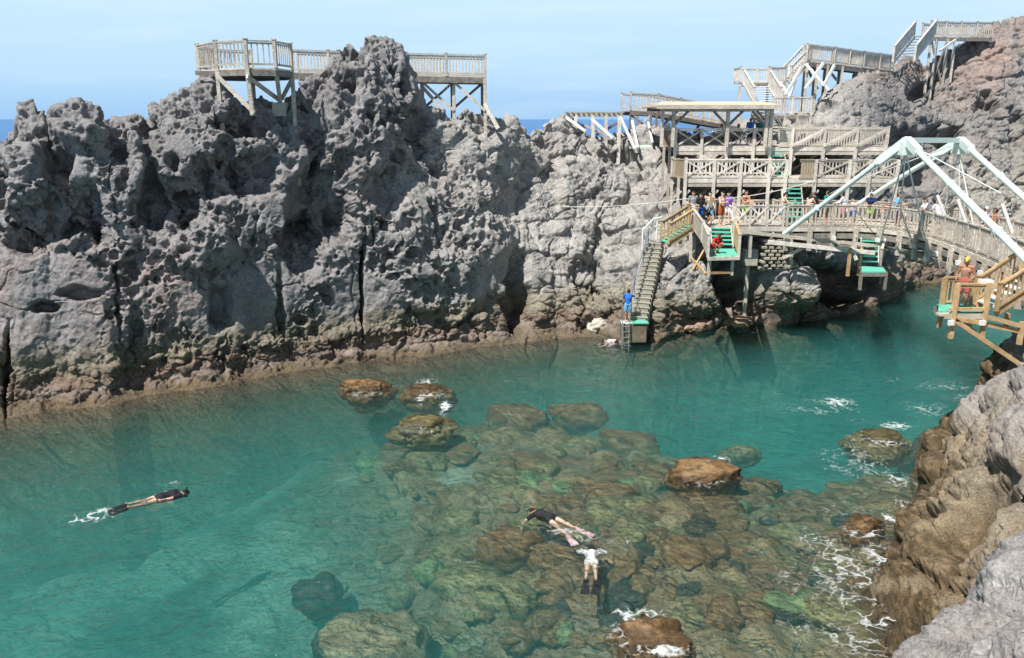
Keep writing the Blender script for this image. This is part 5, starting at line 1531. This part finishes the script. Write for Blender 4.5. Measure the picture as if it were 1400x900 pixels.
# --- guide rope from the terrace to the cliff
r0, r1, r2 = fp(1114, YL - .2, ZL + .05), at_y(1000, 270, 41.2), at_y(938, 277, 43.5)
r3 = cliff_at(770, 284); 
pts = []
ends = [fp(1114, YL - .25, ZL - .1), at_y(1000, 271, 42.5), fp(937, YL - .4, ZM + 1.15), r3 + Vector((0, -.1, .05))]
for a, b in zip(ends, ends[1:]):
    for k in range(8):
        s = k / 8; q = a.lerp(b, s); q = q - Z * (.18 * 4 * s * (1 - s)) * ((b - a).length / 8); pts.append(q)
pts.append(ends[-1])
o = MB().path(pts, .022, 6).build('guide_rope', M['rope']); tag(o, "thin white rope strung from the terraces across the grey cliff", 'rope')
# ------------------------------------------------------------------ people
def mat_plain(name, col, rough=.7, var=.06):
    return simple_mat(name, col, rough, var, 14.0, 0)
M['skin'] = mat_plain("tanned_skin", (.52, .30, .20), .5)
M['pale_skin'] = mat_plain("pale_skin", (.68, .46, .35), .5)
M['brown_skin'] = mat_plain("sunburnt_skin", (.38, .19, .12), .5)
M['hair'] = mat_plain("black_hair", (.02, .017, .015), .6)
M['red_hair'] = mat_plain("auburn_hair", (.30, .09, .03), .6)
def cloth(n, c): return mat_plain("cloth_" + n, c, .85)
CL = {'black': (.02, .02, .025), 'blue': (.03, .16, .62), 'light_blue': (.20, .45, .75), 'white': (.8, .8, .82), 'orange': (.42, .10, .04), 'red': (.60, .03, .03), 'navy': (.02, .03, .12), 'pink': (.75, .30, .48), 'pale_pink': (.80, .55, .58),
      'lime': (.45, .75, .06), 'lilac': (.55, .52, .80), 'teal': (.02, .25, .22), 'grey': (.3, .3, .32), 'purple': (.22, .12, .42), 'yellow': (.6, .45, .12), 'khaki': (.35, .28, .18), 'coral': (.42, .12, .10)}
CLM = {k: cloth(k, v) for k, v in CL.items()}

def capsule(p, q, r0, r1, n=14, sx=1.0):
    """closed tapered capsule as (verts, faces)"""
    p, q = Vector(p), Vector(q)
    d = q - p; L = max(d.length, 1e-4); z = d / L
    up = Vector((0, 1, 0)) if abs(z.y) < .9 else Vector((1, 0, 0))
    x = up.cross(z).normalized(); y = z.cross(x)
    rings = []
    for a in (-80, -50, -20): rings.append((r0 * math.sin(math.radians(a)), r0 * math.cos(math.radians(a)), 0))
    for k in range(1, 4): rings.append((L * k / 4, r0 + (r1 - r0) * k / 4, 0))
    for a in (20, 50, 80): rings.append((L + r1 * math.sin(math.radians(a)), r1 * math.cos(math.radians(a)), 0))
    V, Fc = [], []
    for (h, r, _) in rings:
        for k in range(n):
            t = 2 * math.pi * k / n
            V.append(p + z * h + x * math.cos(t) * r * sx + y * math.sin(t) * r)
    m = len(rings)
    for i in range(m - 1):
        for k in range(n):
            Fc.append((i * n + k, i * n + (k + 1) % n, (i + 1) * n + (k + 1) % n, (i + 1) * n + k))
    Fc.append(tuple(range(n - 1, -1, -1))); Fc.append(tuple((m - 1) * n + k for k in range(n)))
    return V, Fc

def fuse(name, caps, voxel, mat, parent):
    """melt overlapping tapered limbs into one continuous skin"""
    V, Fc = [], []
    for c in caps:
        v, f = capsule(*c) if not isinstance(c[0], list) else c
        n = len(V); V += v; Fc += [tuple(i + n for i in g) for g in f]
    me = bpy.data.meshes.new(name + "_raw"); me.from_pydata([tuple(v) for v in V], [], Fc)
    bm = bmesh.new(); bm.from_mesh(me); bmesh.ops.recalc_face_normals(bm, faces=bm.faces); bm.to_mesh(me); bm.free()
    o = bpy.data.objects.new(name, me); COL.objects.link(o)
    md = o.modifiers.new("r", 'REMESH'); md.mode = 'VOXEL'; md.voxel_size = voxel; md.use_smooth_shade = True
    sm = o.modifiers.new("s", 'SMOOTH'); sm.factor = .5; sm.iterations = 2
    dg = bpy.context.evaluated_depsgraph_get()
    m2 = bpy.data.meshes.new_from_object(o.evaluated_get(dg)); m2.name = name
    o.modifiers.clear(); o.data = m2; bpy.data.meshes.remove(me)
    m2.materials.clear(); m2.materials.append(mat)
    m2.polygons.foreach_set("use_smooth", np.ones(len(m2.polygons), bool))
    o.parent = parent
    return o

def hand(caps, w, dirn, palmn, side, curl=.5):
    """palm, four unequal bent fingers and a thumb leaving the palm's side"""
    d = Vector(dirn).normalized(); nrm = Vector(palmn).normalized(); s = d.cross(nrm).normalized() * side
    c = Vector(w) + d * .045
    for k in (-1, 0, 1): caps.append((Vector(w) + s * .010 * k, c + s * .022 * k + d * .03, .016, .015, 8))
    for k, L in enumerate((.066, .076, .072, .056)):
        b = c + s * (.033 - .022 * k) + d * .035
        m = b + (d * math.cos(curl * .6) + nrm * math.sin(curl * .6)) * L * .5
        e = m + (d * math.cos(curl * 1.5) + nrm * math.sin(curl * 1.5)) * L * .5
        caps += [(b, m, .0095, .009, 8), (m, e, .009, .0075, 8)]
    b = Vector(w) + d * .02 + s * .025
    m = b + (d * .6 + s * .75).normalized() * .035; e = m + (d * .9 + s * .2 + nrm * .3).normalized() * .03
    caps += [(b, m, .012, .010, 8), (m, e, .010, .008, 8)]

def person(label, loc, face, h=1.68, pose='stand', skin='skin', hair='short', haircol='hair', shirt=None, shorts='blue', extra=None, bend=0.0, arms=None, legs_=None, group=None, tilt=None, sleeves='short', legcover=False, look=0.0, z_off=0.0, shortlen=.72):
    """one standing, leaning, sitting or swimming figure; face = heading in degrees (0 looks along +Y, 90 along -X)"""
    k = h / 1.7
    root = empty('person', loc, label, 'person', group)
    J = dict(pel=(0, 0, .93), wai=(0, 0, 1.08), che=(0, .0, 1.27), nec=(0, -.005, 1.44), hea=(0, .02, 1.585),
             shL=(-.185, 0, 1.40), shR=(.185, 0, 1.40), elL=(-.25, -.03, 1.12), elR=(.25, -.03, 1.12), haL=(-.25, .08, .87), haR=(.25, .08, .87),
             hiL=(-.095, 0, .90), hiR=(.095, 0, .90), knL=(-.11, .02, .50), knR=(.11, .02, .50), anL=(-.11, -.02, .09), anR=(.11, -.02, .09), toL=(-.14, .14, .03), toR=(.14, .14, .03))
    J = {a: Vector(b) for a, b in J.items()}
    if pose == 'lean':       # forearms on the rail in front
        bend = bend or .42
        J.update(elL=Vector((-.24, .22, 1.18)), elR=Vector((.24, .22, 1.18)), haL=Vector((-.10, .44, 1.10)), haR=Vector((.10, .46, 1.10)))
    if pose == 'sit':
        for a in J: J[a] = J[a] - Vector((0, 0, .46))
        J.update(knL=Vector((-.13, .42, .48)), knR=Vector((.13, .42, .48)), anL=Vector((-.12, .40, .09)), anR=Vector((.12, .45, .09)), toL=Vector((-.13, .58, .03)), toR=Vector((.14, .62, .03)),
                 elL=Vector((-.27, .12, .70)), elR=Vector((.27, .12, .70)), haL=Vector((-.12, .34, .58)), haR=Vector((.14, .36, .58)))
    if pose == 'crouch':
        dz = Vector((0, 0, .60))
        for a in J: J[a] = J[a] - dz
        J.update(knL=Vector((-.17, .36, .50)), knR=Vector((.17, .38, .46)), anL=Vector((-.13, .10, .09)), anR=Vector((.13, .16, .09)), toL=Vector((-.15, .27, .03)), toR=Vector((.15, .33, .03)),
                 elL=Vector((-.27, .25, .60)), elR=Vector((.27, .28, .55)), haL=Vector((-.14, .48, .50)), haR=Vector((.14, .50, .42)))
        bend = bend or .5
    if bend:
        piv = J['pel']; c_, s_ = math.cos(bend), math.sin(bend)
        for a in ('wai', 'che', 'nec', 'hea', 'shL', 'shR') + (() if pose in ('lean', 'sit', 'crouch') else ('elL', 'elR', 'haL', 'haR')):
            v = J[a] - piv; J[a] = piv + Vector((v.x, v.y * c_ + v.z * s_, v.z * c_ - v.y * s_))
    if arms: J.update({a: Vector(b) for a, b in arms.items()})
    if legs_: J.update({a: Vector(b) for a, b in legs_.items()})
    Rz = Matrix.Rotation(math.radians(face), 3, 'Z')
    T = Rz if tilt is None else Rz @ tilt
    P = {a: T @ (b * k) + Vector((0, 0, z_off)) for a, b in J.items()}
    off = Vector((0, 0, 0))
    fwd = (T @ Vector((0, 1, 0))); upv = (P['hea'] - P['nec']).normalized(); rt = T @ Vector((1, 0, 0))
    fh = (Matrix.Rotation(look, 3, upv) @ fwd); fh = (fh - upv * fh.dot(upv)).normalized()
    rh = fh.cross(upv).normalized()
    he = P['hea']
    caps = [(P['pel'] - rt * .055 * k, P['pel'] + rt * .055 * k, .115 * k, .115 * k), (P['pel'], P['wai'], .125 * k, .115 * k, 14, 1.12), (P['wai'], P['che'], .112 * k, .130 * k, 14, 1.2), (P['che'] - rt * .06 * k, P['che'] + rt * .06 * k, .115 * k, .115 * k),
            (P['che'], P['nec'], .12 * k, .058 * k), (P['shL'], P['shR'], .062 * k, .062 * k), (P['nec'], he, .052 * k, .055 * k),
            (he - upv * .045 * k + fh * .012 * k, he + upv * .045 * k - fh * .012 * k, .072 * k, .087 * k), (he - upv * .075 * k + fh * .03 * k, he - upv * .02 * k + fh * .03 * k, .045 * k, .06 * k),
            (he + fh * .085 * k + upv * .01 * k, he + fh * .108 * k - upv * .022 * k, .009 * k, .014 * k, 8), (he - upv * .052 * k + fh * .078 * k - rh * .018 * k, he - upv * .052 * k + fh * .078 * k + rh * .018 * k, .011 * k, .011 * k, 8)]
    for s_ in (-1, 1): caps.append((he + rh * s_ * .083 * k - upv * .015 * k, he + rh * s_ * .088 * k + upv * .02 * k, .013 * k, .017 * k, 8))
    for S in 'LR':
        sg = -1 if S == 'L' else 1
        caps += [(P['sh' + S], P['el' + S], .054 * k, .040 * k), (P['el' + S], P['ha' + S], .039 * k, .025 * k), (P['hi' + S], P['kn' + S], .088 * k, .056 * k),
                 (P['kn' + S], P['an' + S], .054 * k, .034 * k), (P['kn' + S].lerp(P['an' + S], .25) - fwd * .012, P['kn' + S].lerp(P['an' + S], .5), .052 * k, .042 * k), (P['an' + S], P['to' + S], .037 * k, .030 * k), (P['an' + S] , P['an' + S] - fwd * .035 - (P['kn' + S] - P['an' + S]).normalized() * .04, .034 * k, .030 * k)]
        d = (P['ha' + S] - P['el' + S]).normalized()
        pn = (-rt * sg - d * (-rt * sg).dot(d))
        hand(caps, P['ha' + S], d, pn if pn.length > .1 else fwd, -1 if S == 'L' else 1, .6)
    body = fuse('body', caps, .0085, M[skin], root)
    for s_ in (-1, 1):
        m = MB()
        ce = he + fh * .083 * k + upv * .012 * k + rh * s_ * .031 * k
        v, f = capsule(ce - rh * .006, ce + rh * .006, .010 * k, .010 * k, 8)
        me = bpy.data.meshes.new('eye'); me.from_pydata([tuple(q) for q in v], [], f); me.materials.append(M['hair'])
        e = bpy.data.objects.new('eye', me); COL.objects.link(e); e.parent = root
    if hair:
        hc = [(he + upv * .03 * k - fh * .022 * k, he + upv * .062 * k - fh * .008 * k, .092 * k, .080 * k), (he - fh * .045 * k - upv * .03 * k, he - fh * .03 * k + upv * .03 * k, .062 * k, .085 * k)]
        if hair == 'long':
            hc += [(he - fh * .05 * k, he - fh * .085 * k - upv * .18 * k, .075 * k, .055 * k), (he - fh * .05 * k - rh * .05 * k, he - fh * .06 * k - rh * .08 * k - upv * .12 * k, .045 * k, .03 * k), (he - fh * .05 * k + rh * .05 * k, he - fh * .06 * k + rh * .08 * k - upv * .12 * k, .045 * k, .03 * k)]
        fuse('hair', hc, .012, M[haircol], root)
    if hair == 'cap' or (extra and 'cap' in extra):
        c = extra['cap']
        fuse('cap', [(he + upv * .055 * k - fh * .01, he + upv * .075 * k, .096 * k, .085 * k), (he + upv * .05 * k + fh * .06 * k, he + upv * .035 * k + fh * .15 * k, .04 * k, .03 * k)], .012, CLM[c], root)
    if shirt:
        g = .013
        sc = [(P['pel'] + (P['wai'] - P['pel']) * .2, P['wai'], .127 * k + g, .117 * k + g, 14, 1.14), (P['wai'], P['che'], .114 * k + g, .130 * k + g, 14, 1.2), (P['che'] - rt * .06 * k, P['che'] + rt * .06 * k, .116 * k + g, .116 * k + g), (P['che'], P['che'].lerp(P['nec'], .75), .12 * k + g, .075 * k + g), (P['shL'], P['shR'], .063 * k + g, .063 * k + g)]
        for S in 'LR':
            e_ = P['sh' + S].lerp(P['el' + S], .62) if sleeves == 'short' else P['el' + S]
            sc.append((P['sh' + S], e_, .056 * k + g, .05 * k + g))
            if sleeves == 'long': sc.append((P['el' + S], P['el' + S].lerp(P['ha' + S], .85), .042 * k + g, .032 * k + g))
        fuse('shirt', sc, .014, CLM[shirt], root)
    if shorts:
        g = .016
        sc = [(P['pel'] - rt * .055 * k, P['pel'] + rt * .055 * k, .115 * k + g, .115 * k + g), (P['pel'], P['pel'].lerp(P['wai'], .4), .125 * k + g * .8, .12 * k + g * .6, 14, 1.12)]
        for S in 'LR':
            sc.append((P['hi' + S], P['hi' + S].lerp(P['kn' + S], shortlen), .092 * k + g, .078 * k + g))
            if legcover: sc += [(P['hi' + S], P['kn' + S], .092 * k + g, .062 * k + g), (P['kn' + S], P['an' + S], .058 * k + g, .038 * k + g)]
        fuse('shorts', sc, .014, CLM[shorts], root)
    return root, P, (he, fh, upv, rh, k)

def bz(px, Y): return fp(px, Y, ZM)
def on_bridge(px, line=near, inset=.35):
    i = nearest(line, px); j = min(i + 1, len(line) - 1)
    xs = []
    best = None
    for a, b in zip(line, line[1:]):
        for s in np.linspace(0, 1, 12):
            q = a.lerp(b, s); dep = q.y * CP - (q.z - CAM_H) * SP; x = 700 + F * q.x / dep
            if best is None or abs(x - px) < best[0]: best = (abs(x - px), q, (b - a).normalized())
    q, tg = best[1], best[2]
    return q + Vector((-tg.y, tg.x, 0)) * inset, math.degrees(math.atan2(-tg.x, tg.y))

# bathers at the head of the green steps
person("bather in a black shirt and blue shorts at the head of the green steps", fp(956, 41.95, ZM), 200, 1.62, shirt='black', shorts='blue', arms=dict(haL=(-.10, .34, 1.0)))
r, P, H = person("bare-chested bather in white and blue shorts with a khaki towel above the green steps", fp(969, 42.1, ZM), 170, 1.70, skin='pale_skin', shorts='light_blue', arms=dict(elR=(.36, -.05, 1.22), haR=(.30, .15, 1.42)))
m = MB(); c = r.location + P['che'] + Vector((0, -.17, -.08)); m.box(c, (.2, .05, .55), Matrix.Rotation(.1, 3, 'Y')); m.build('towel', CLM['khaki'], r, bevel=.015)
person("bare-shouldered bather in orange shorts standing above the green steps", fp(985, 41.9, ZM), 215, 1.72, skin='pale_skin', shorts='orange', arms=dict(haR=(-.02, .26, 1.20), elR=(.25, .12, 1.15)))
person("crouching dark-haired bather in black at the feet of the group on the deck edge", fp(961, 41.75, ZM), 230, 1.6, pose='crouch', shirt='black', shorts='black', hair='long')
person("bather in red shorts sitting on the hanging landing behind the slat panel", fp(976, 38.6, LZ), 205, 1.6, pose='crouch', skin='brown_skin', shorts='red', shirt='red')
person("bather in a grey shirt standing behind the group above the green steps", fp(946, 42.9, ZM), 190, 1.66, shirt='grey', shorts='navy', arms=dict(haL=(-.05, .30, 1.15)))
person("pale bather in purple behind the orange-shorted one above the green steps", fp(994, 43.0, ZM), 150, 1.60, skin='pale_skin', shirt='purple', shorts='white', hair='long')
person("bare-chested bather in lime shorts behind the railing near the bending bather", fp(1018, 42.8, ZM), 120, 1.70, skin='skin', shorts='lime')
# along the bridge railing
def bp_(label, px, inset, dface, **kw):
    q, f = on_bridge(px, inset=inset)
    return person(label, (q.x, q.y, ZM + .02), f + 90 + dface, **kw)
person("bare-backed bather bending far over the railing left of the green steps", fp(1032, YM + .55, ZM), 60, 1.68, pose='lean', skin='skin', shorts='navy', bend=.95, arms=dict(elL=(-.2, .55, 1.15), elR=(.2, .55, 1.15), haL=(-.08, .72, 1.3), haR=(.08, .72, 1.3)))
person("bare-chested bather in a black cap leaning on the railing before the green steps", fp(1068, YM + .5, ZM), 262, 1.68, pose='lean', skin='pale_skin', shorts='light_blue', hair='short', bend=.15, extra={'cap': 'black'})
bp_("bare-shouldered bather with pale skin chatting beside the one in the black shirt", 1106, .45, -60, h=1.6, skin='pale_skin', pose='lean', shorts='khaki', hair='long', bend=.25)
bp_("bather in a black shirt leaning by the foot of the mint steel leg", 1118, .45, 40, h=1.66, pose='lean', shirt='black', shorts='black', bend=.2)
bp_("bather in a white shirt and pink shorts leaning on the bridge railing", 1156, .42, 60, h=1.66, pose='lean', shirt='white', shorts='pink', bend=.2, sleeves='long')
bp_("bather in a navy shirt and lime green shorts facing the water on the bridge", 1187, .42, 180, h=1.66, pose='lean', shirt='navy', shorts='lime', bend=.25)
bp_("fair-haired child in orange next to the bather in the light blue shirt", 1205, .8, 180, h=1.25, skin='pale_skin', shirt='orange', shorts='grey')
bp_("dark-haired bather in a light blue shirt and navy shorts standing on the bridge", 1214, .5, -60, h=1.72, shirt='light_blue', shorts='navy', arms=dict(haR=(.12, .30, 1.15), haL=(-.12, .30, 1.15)))
bp_("small child in white beside the bather in the light blue shirt", 1229, .55, 120, h=1.15, skin='pale_skin', shirt='white', shorts='pale_pink')
bp_("dark-haired bather in a white shirt right of the white hanger rod", 1252, .5, 170, h=1.62, pose='lean', shirt='white', shorts='black', bend=.2)
bp_("auburn-haired bather in a white top leaning on the bridge railing", 1266, .5, 100, h=1.66, pose='lean', shirt='white', shorts='purple', hair='long', haircol='red_hair', bend=.22, skin='pale_skin')
bp_("crouching bather in a green top behind the bridge railing", 1298, .7, 200, h=1.6, pose='crouch', shirt='teal', shorts='teal')
bp_("bather in a lilac shirt and white hat walking near the end of the bridge", 1308, 1.0, -30, h=1.66, shirt='lilac', shorts='navy', extra={'cap': 'white'})
bp_("bather in a teal shirt just behind the railing by the mint steel leg", 1138, .9, 30, h=1.68, shirt='teal', shorts='khaki')
bp_("bare-chested bather in coral shorts at the bridge end near the white hat", 1322, .9, 160, h=1.70, skin='brown_skin', shorts='coral')
bp_("child in pale pink at the railing between the two bathers in navy", 1172, .5, 150, h=1.30, skin='pale_skin', shirt='pale_pink', shorts='blue')
# under the shelter roof
person("visitor in a white shirt seated on the bench under the shelter", fp(985, YU + 2.2, ZU), 175, 1.64, pose='sit', shirt='white', shorts='grey')
person("visitor in a purple top sitting at the far pale gable end of the shelter", fp(953, YU + 2.2, ZU), 180, 1.62, pose='sit', shirt='purple', shorts='khaki', hair='long', skin='brown_skin')
person("visitor in a dark brown top sitting under the shelter next to those in blue", fp(1008, YU + 2.2, ZU), 170, 1.66, pose='sit', shirt='khaki', shorts='navy')
person("visitor in a royal blue top standing under the shelter roof", fp(1024, YU + 1.0, ZU), 200, 1.55, shirt='blue', shorts='navy')
person("visitor in a dark teal top standing under the stair end of the shelter roof", fp(1037, YU + 1.6, ZU), 150, 1.5, shirt='teal', shorts='navy')
person("small figure in white at the gable end of the shelter", fp(910, YU + 2.6, ZU), 160, 1.45, shirt='white', shorts='purple')
# boy at the foot of the concrete stairs
person("boy in a blue shirt and light blue shorts holding the pipe handrail above the ladder", (fp(858, 39.05, lz).x, 39.05, lz + .04), -10, 1.62, shirt='blue', shorts='light_blue', arms=dict(elR=(.30, .18, 1.28), haR=(.24, .34, 1.46), elL=(-.26, .12, 1.16), haL=(-.05, .34, 1.30)))
# person on the pine platform
person("sunburnt bather in a yellow cap and coral red shorts gripping the pine platform railing", fp(1314, PYY + .45, PZ + .0), 140, 1.70, skin='brown_skin', shorts='coral', extra={'cap': 'yellow'}, arms=dict(haL=(-.22, .30, 1.02), haR=(.2, .32, 1.0)))

# swimmers: the body lies face down on the water
def swimmer(label, px, py, head_px, head_py, skin='pale_skin', shirt='black', shorts='black', fins='black', snork='orange', hair='short', legs_=None, arms=None, h=1.68, sleeves='short', legcover=False, fin=True, roll=0.0, zz=.02):
    a = at_z(px, py, 0); b = at_z(head_px, head_py, 0)
    d = Vector((b.x - a.x, b.y - a.y, 0)); f = math.degrees(math.atan2(-d.x, d.y))
    tilt = Matrix.Rotation(math.radians(-90), 3, 'X')      # up becomes ahead, front turns down
    A = dict(shL=(-.185, 0, 1.42), shR=(.185, 0, 1.42), elL=(-.33, .10, 1.55), elR=(.33, .10, 1.55), haL=(-.22, .18, 1.78), haR=(.22, .18, 1.78), toL=(-.13, .02, -.06), toR=(.13, .02, -.06), anL=(-.13, 0, .08), anR=(.13, 0, .08), hea=(0, .03, 1.60))
    if arms: A.update(arms)
    if legs_: A.update(legs_)
    root, P, (he, fh, upv, rh, k) = person(label, (a.x, a.y, zz), f, h, skin=skin, shirt=shirt, shorts=shorts, hair=hair, arms=A, tilt=tilt, sleeves=sleeves, legcover=legcover, shortlen=.18)
    root.location.z -= .075
    L = root.location
    # mask strap, mask and snorkel
    back = Vector((0, 0, 1))
    MB().tube(L + he + rh * .10 - fh * .03 + upv * .02, L + he - rh * .10 - fh * .03 + upv * .02, .02, 8).box(L + he + fh * .09 + upv * .015, (.14, .09, .06)).build('mask', CLM['black'], root)
    s0 = L + he + rh * .095 + fh * .06 - upv * .04
    MB().path([s0, s0 - fh * .12 + upv * .03, s0 - fh * .27 + upv * .05], .014, 8).build('snorkel', CLM[snork], root)
    MB().path([s0 - fh * .22 + upv * .045, s0 - fh * .29 + upv * .052], .019, 8).build('snorkel_top', CLM[snork], root)
    if fin:
        for S in 'LR':
            t_ = P['to' + S]; an = P['an' + S]; dd = (t_ - an).normalized(); sd = dd.cross(back).normalized()
            o = L + t_
            mm = MB(); n0 = len(mm.v)
            A0, A1 = o - dd * .10, o + dd * .42
            q = [A0 - sd * .05, A0 + sd * .05, A1 + sd * .12, A1 - sd * .12]
            mm.v += [x + back * .035 for x in q[:2]] + [x + back * .008 for x in q[2:]] + [x - back * .035 for x in q[:2]] + [x - back * .008 for x in q[2:]]
            mm.f += [(0, 1, 2, 3), (7, 6, 5, 4), (0, 4, 5, 1), (1, 5, 6, 2), (2, 6, 7, 3), (3, 7, 4, 0)]
            mm.build('fin', CLM[fins], root, bevel=.006)
    return root
swimmer("lone snorkeller in black with bare legs swimming in the open teal water", 172, 690, 246, 672, skin='pale_skin', shirt='black', shorts='black', snork='black', fins='black', h=1.72,
        arms=dict(elL=(-.25, -.02, 1.15), haL=(-.20, -.03, .92), elR=(.25, -.02, 1.15), haR=(.20, -.02, .92)))
swimmer("snorkeller in a black wetsuit top with pale pink fins over the shallows", 788, 722, 730, 697, shirt='black', shorts='black', snork='orange', fins='pale_pink', sleeves='short', h=1.7,
        legs_=dict(anL=(-.30, .05, .10), toL=(-.36, .06, -.03), anR=(.06, 0, .08), toR=(.08, .02, -.06), knL=(-.20, .02, .48)), arms=dict(elL=(-.42, .12, 1.50), haL=(-.62, .16, 1.42)))
swimmer("snorkeller all in white with dark fins floating beside the one with pink fins", 808, 788, 810, 730, shirt='white', shorts='white', snork='orange', fins='black', sleeves='long', h=1.62, zz=-.05,
        arms=dict(elL=(-.36, .05, 1.52), haL=(-.26, .10, 1.72), elR=(.36, .05, 1.52), haR=(.26, .10, 1.72)))
swimmer("snorkeller in a pale pink top floating at the foot of the ladder", 866, 466, 838, 466, shirt='pale_pink', shorts='black', snork='black', fins='teal', h=1.6, fin=False, zz=.0)
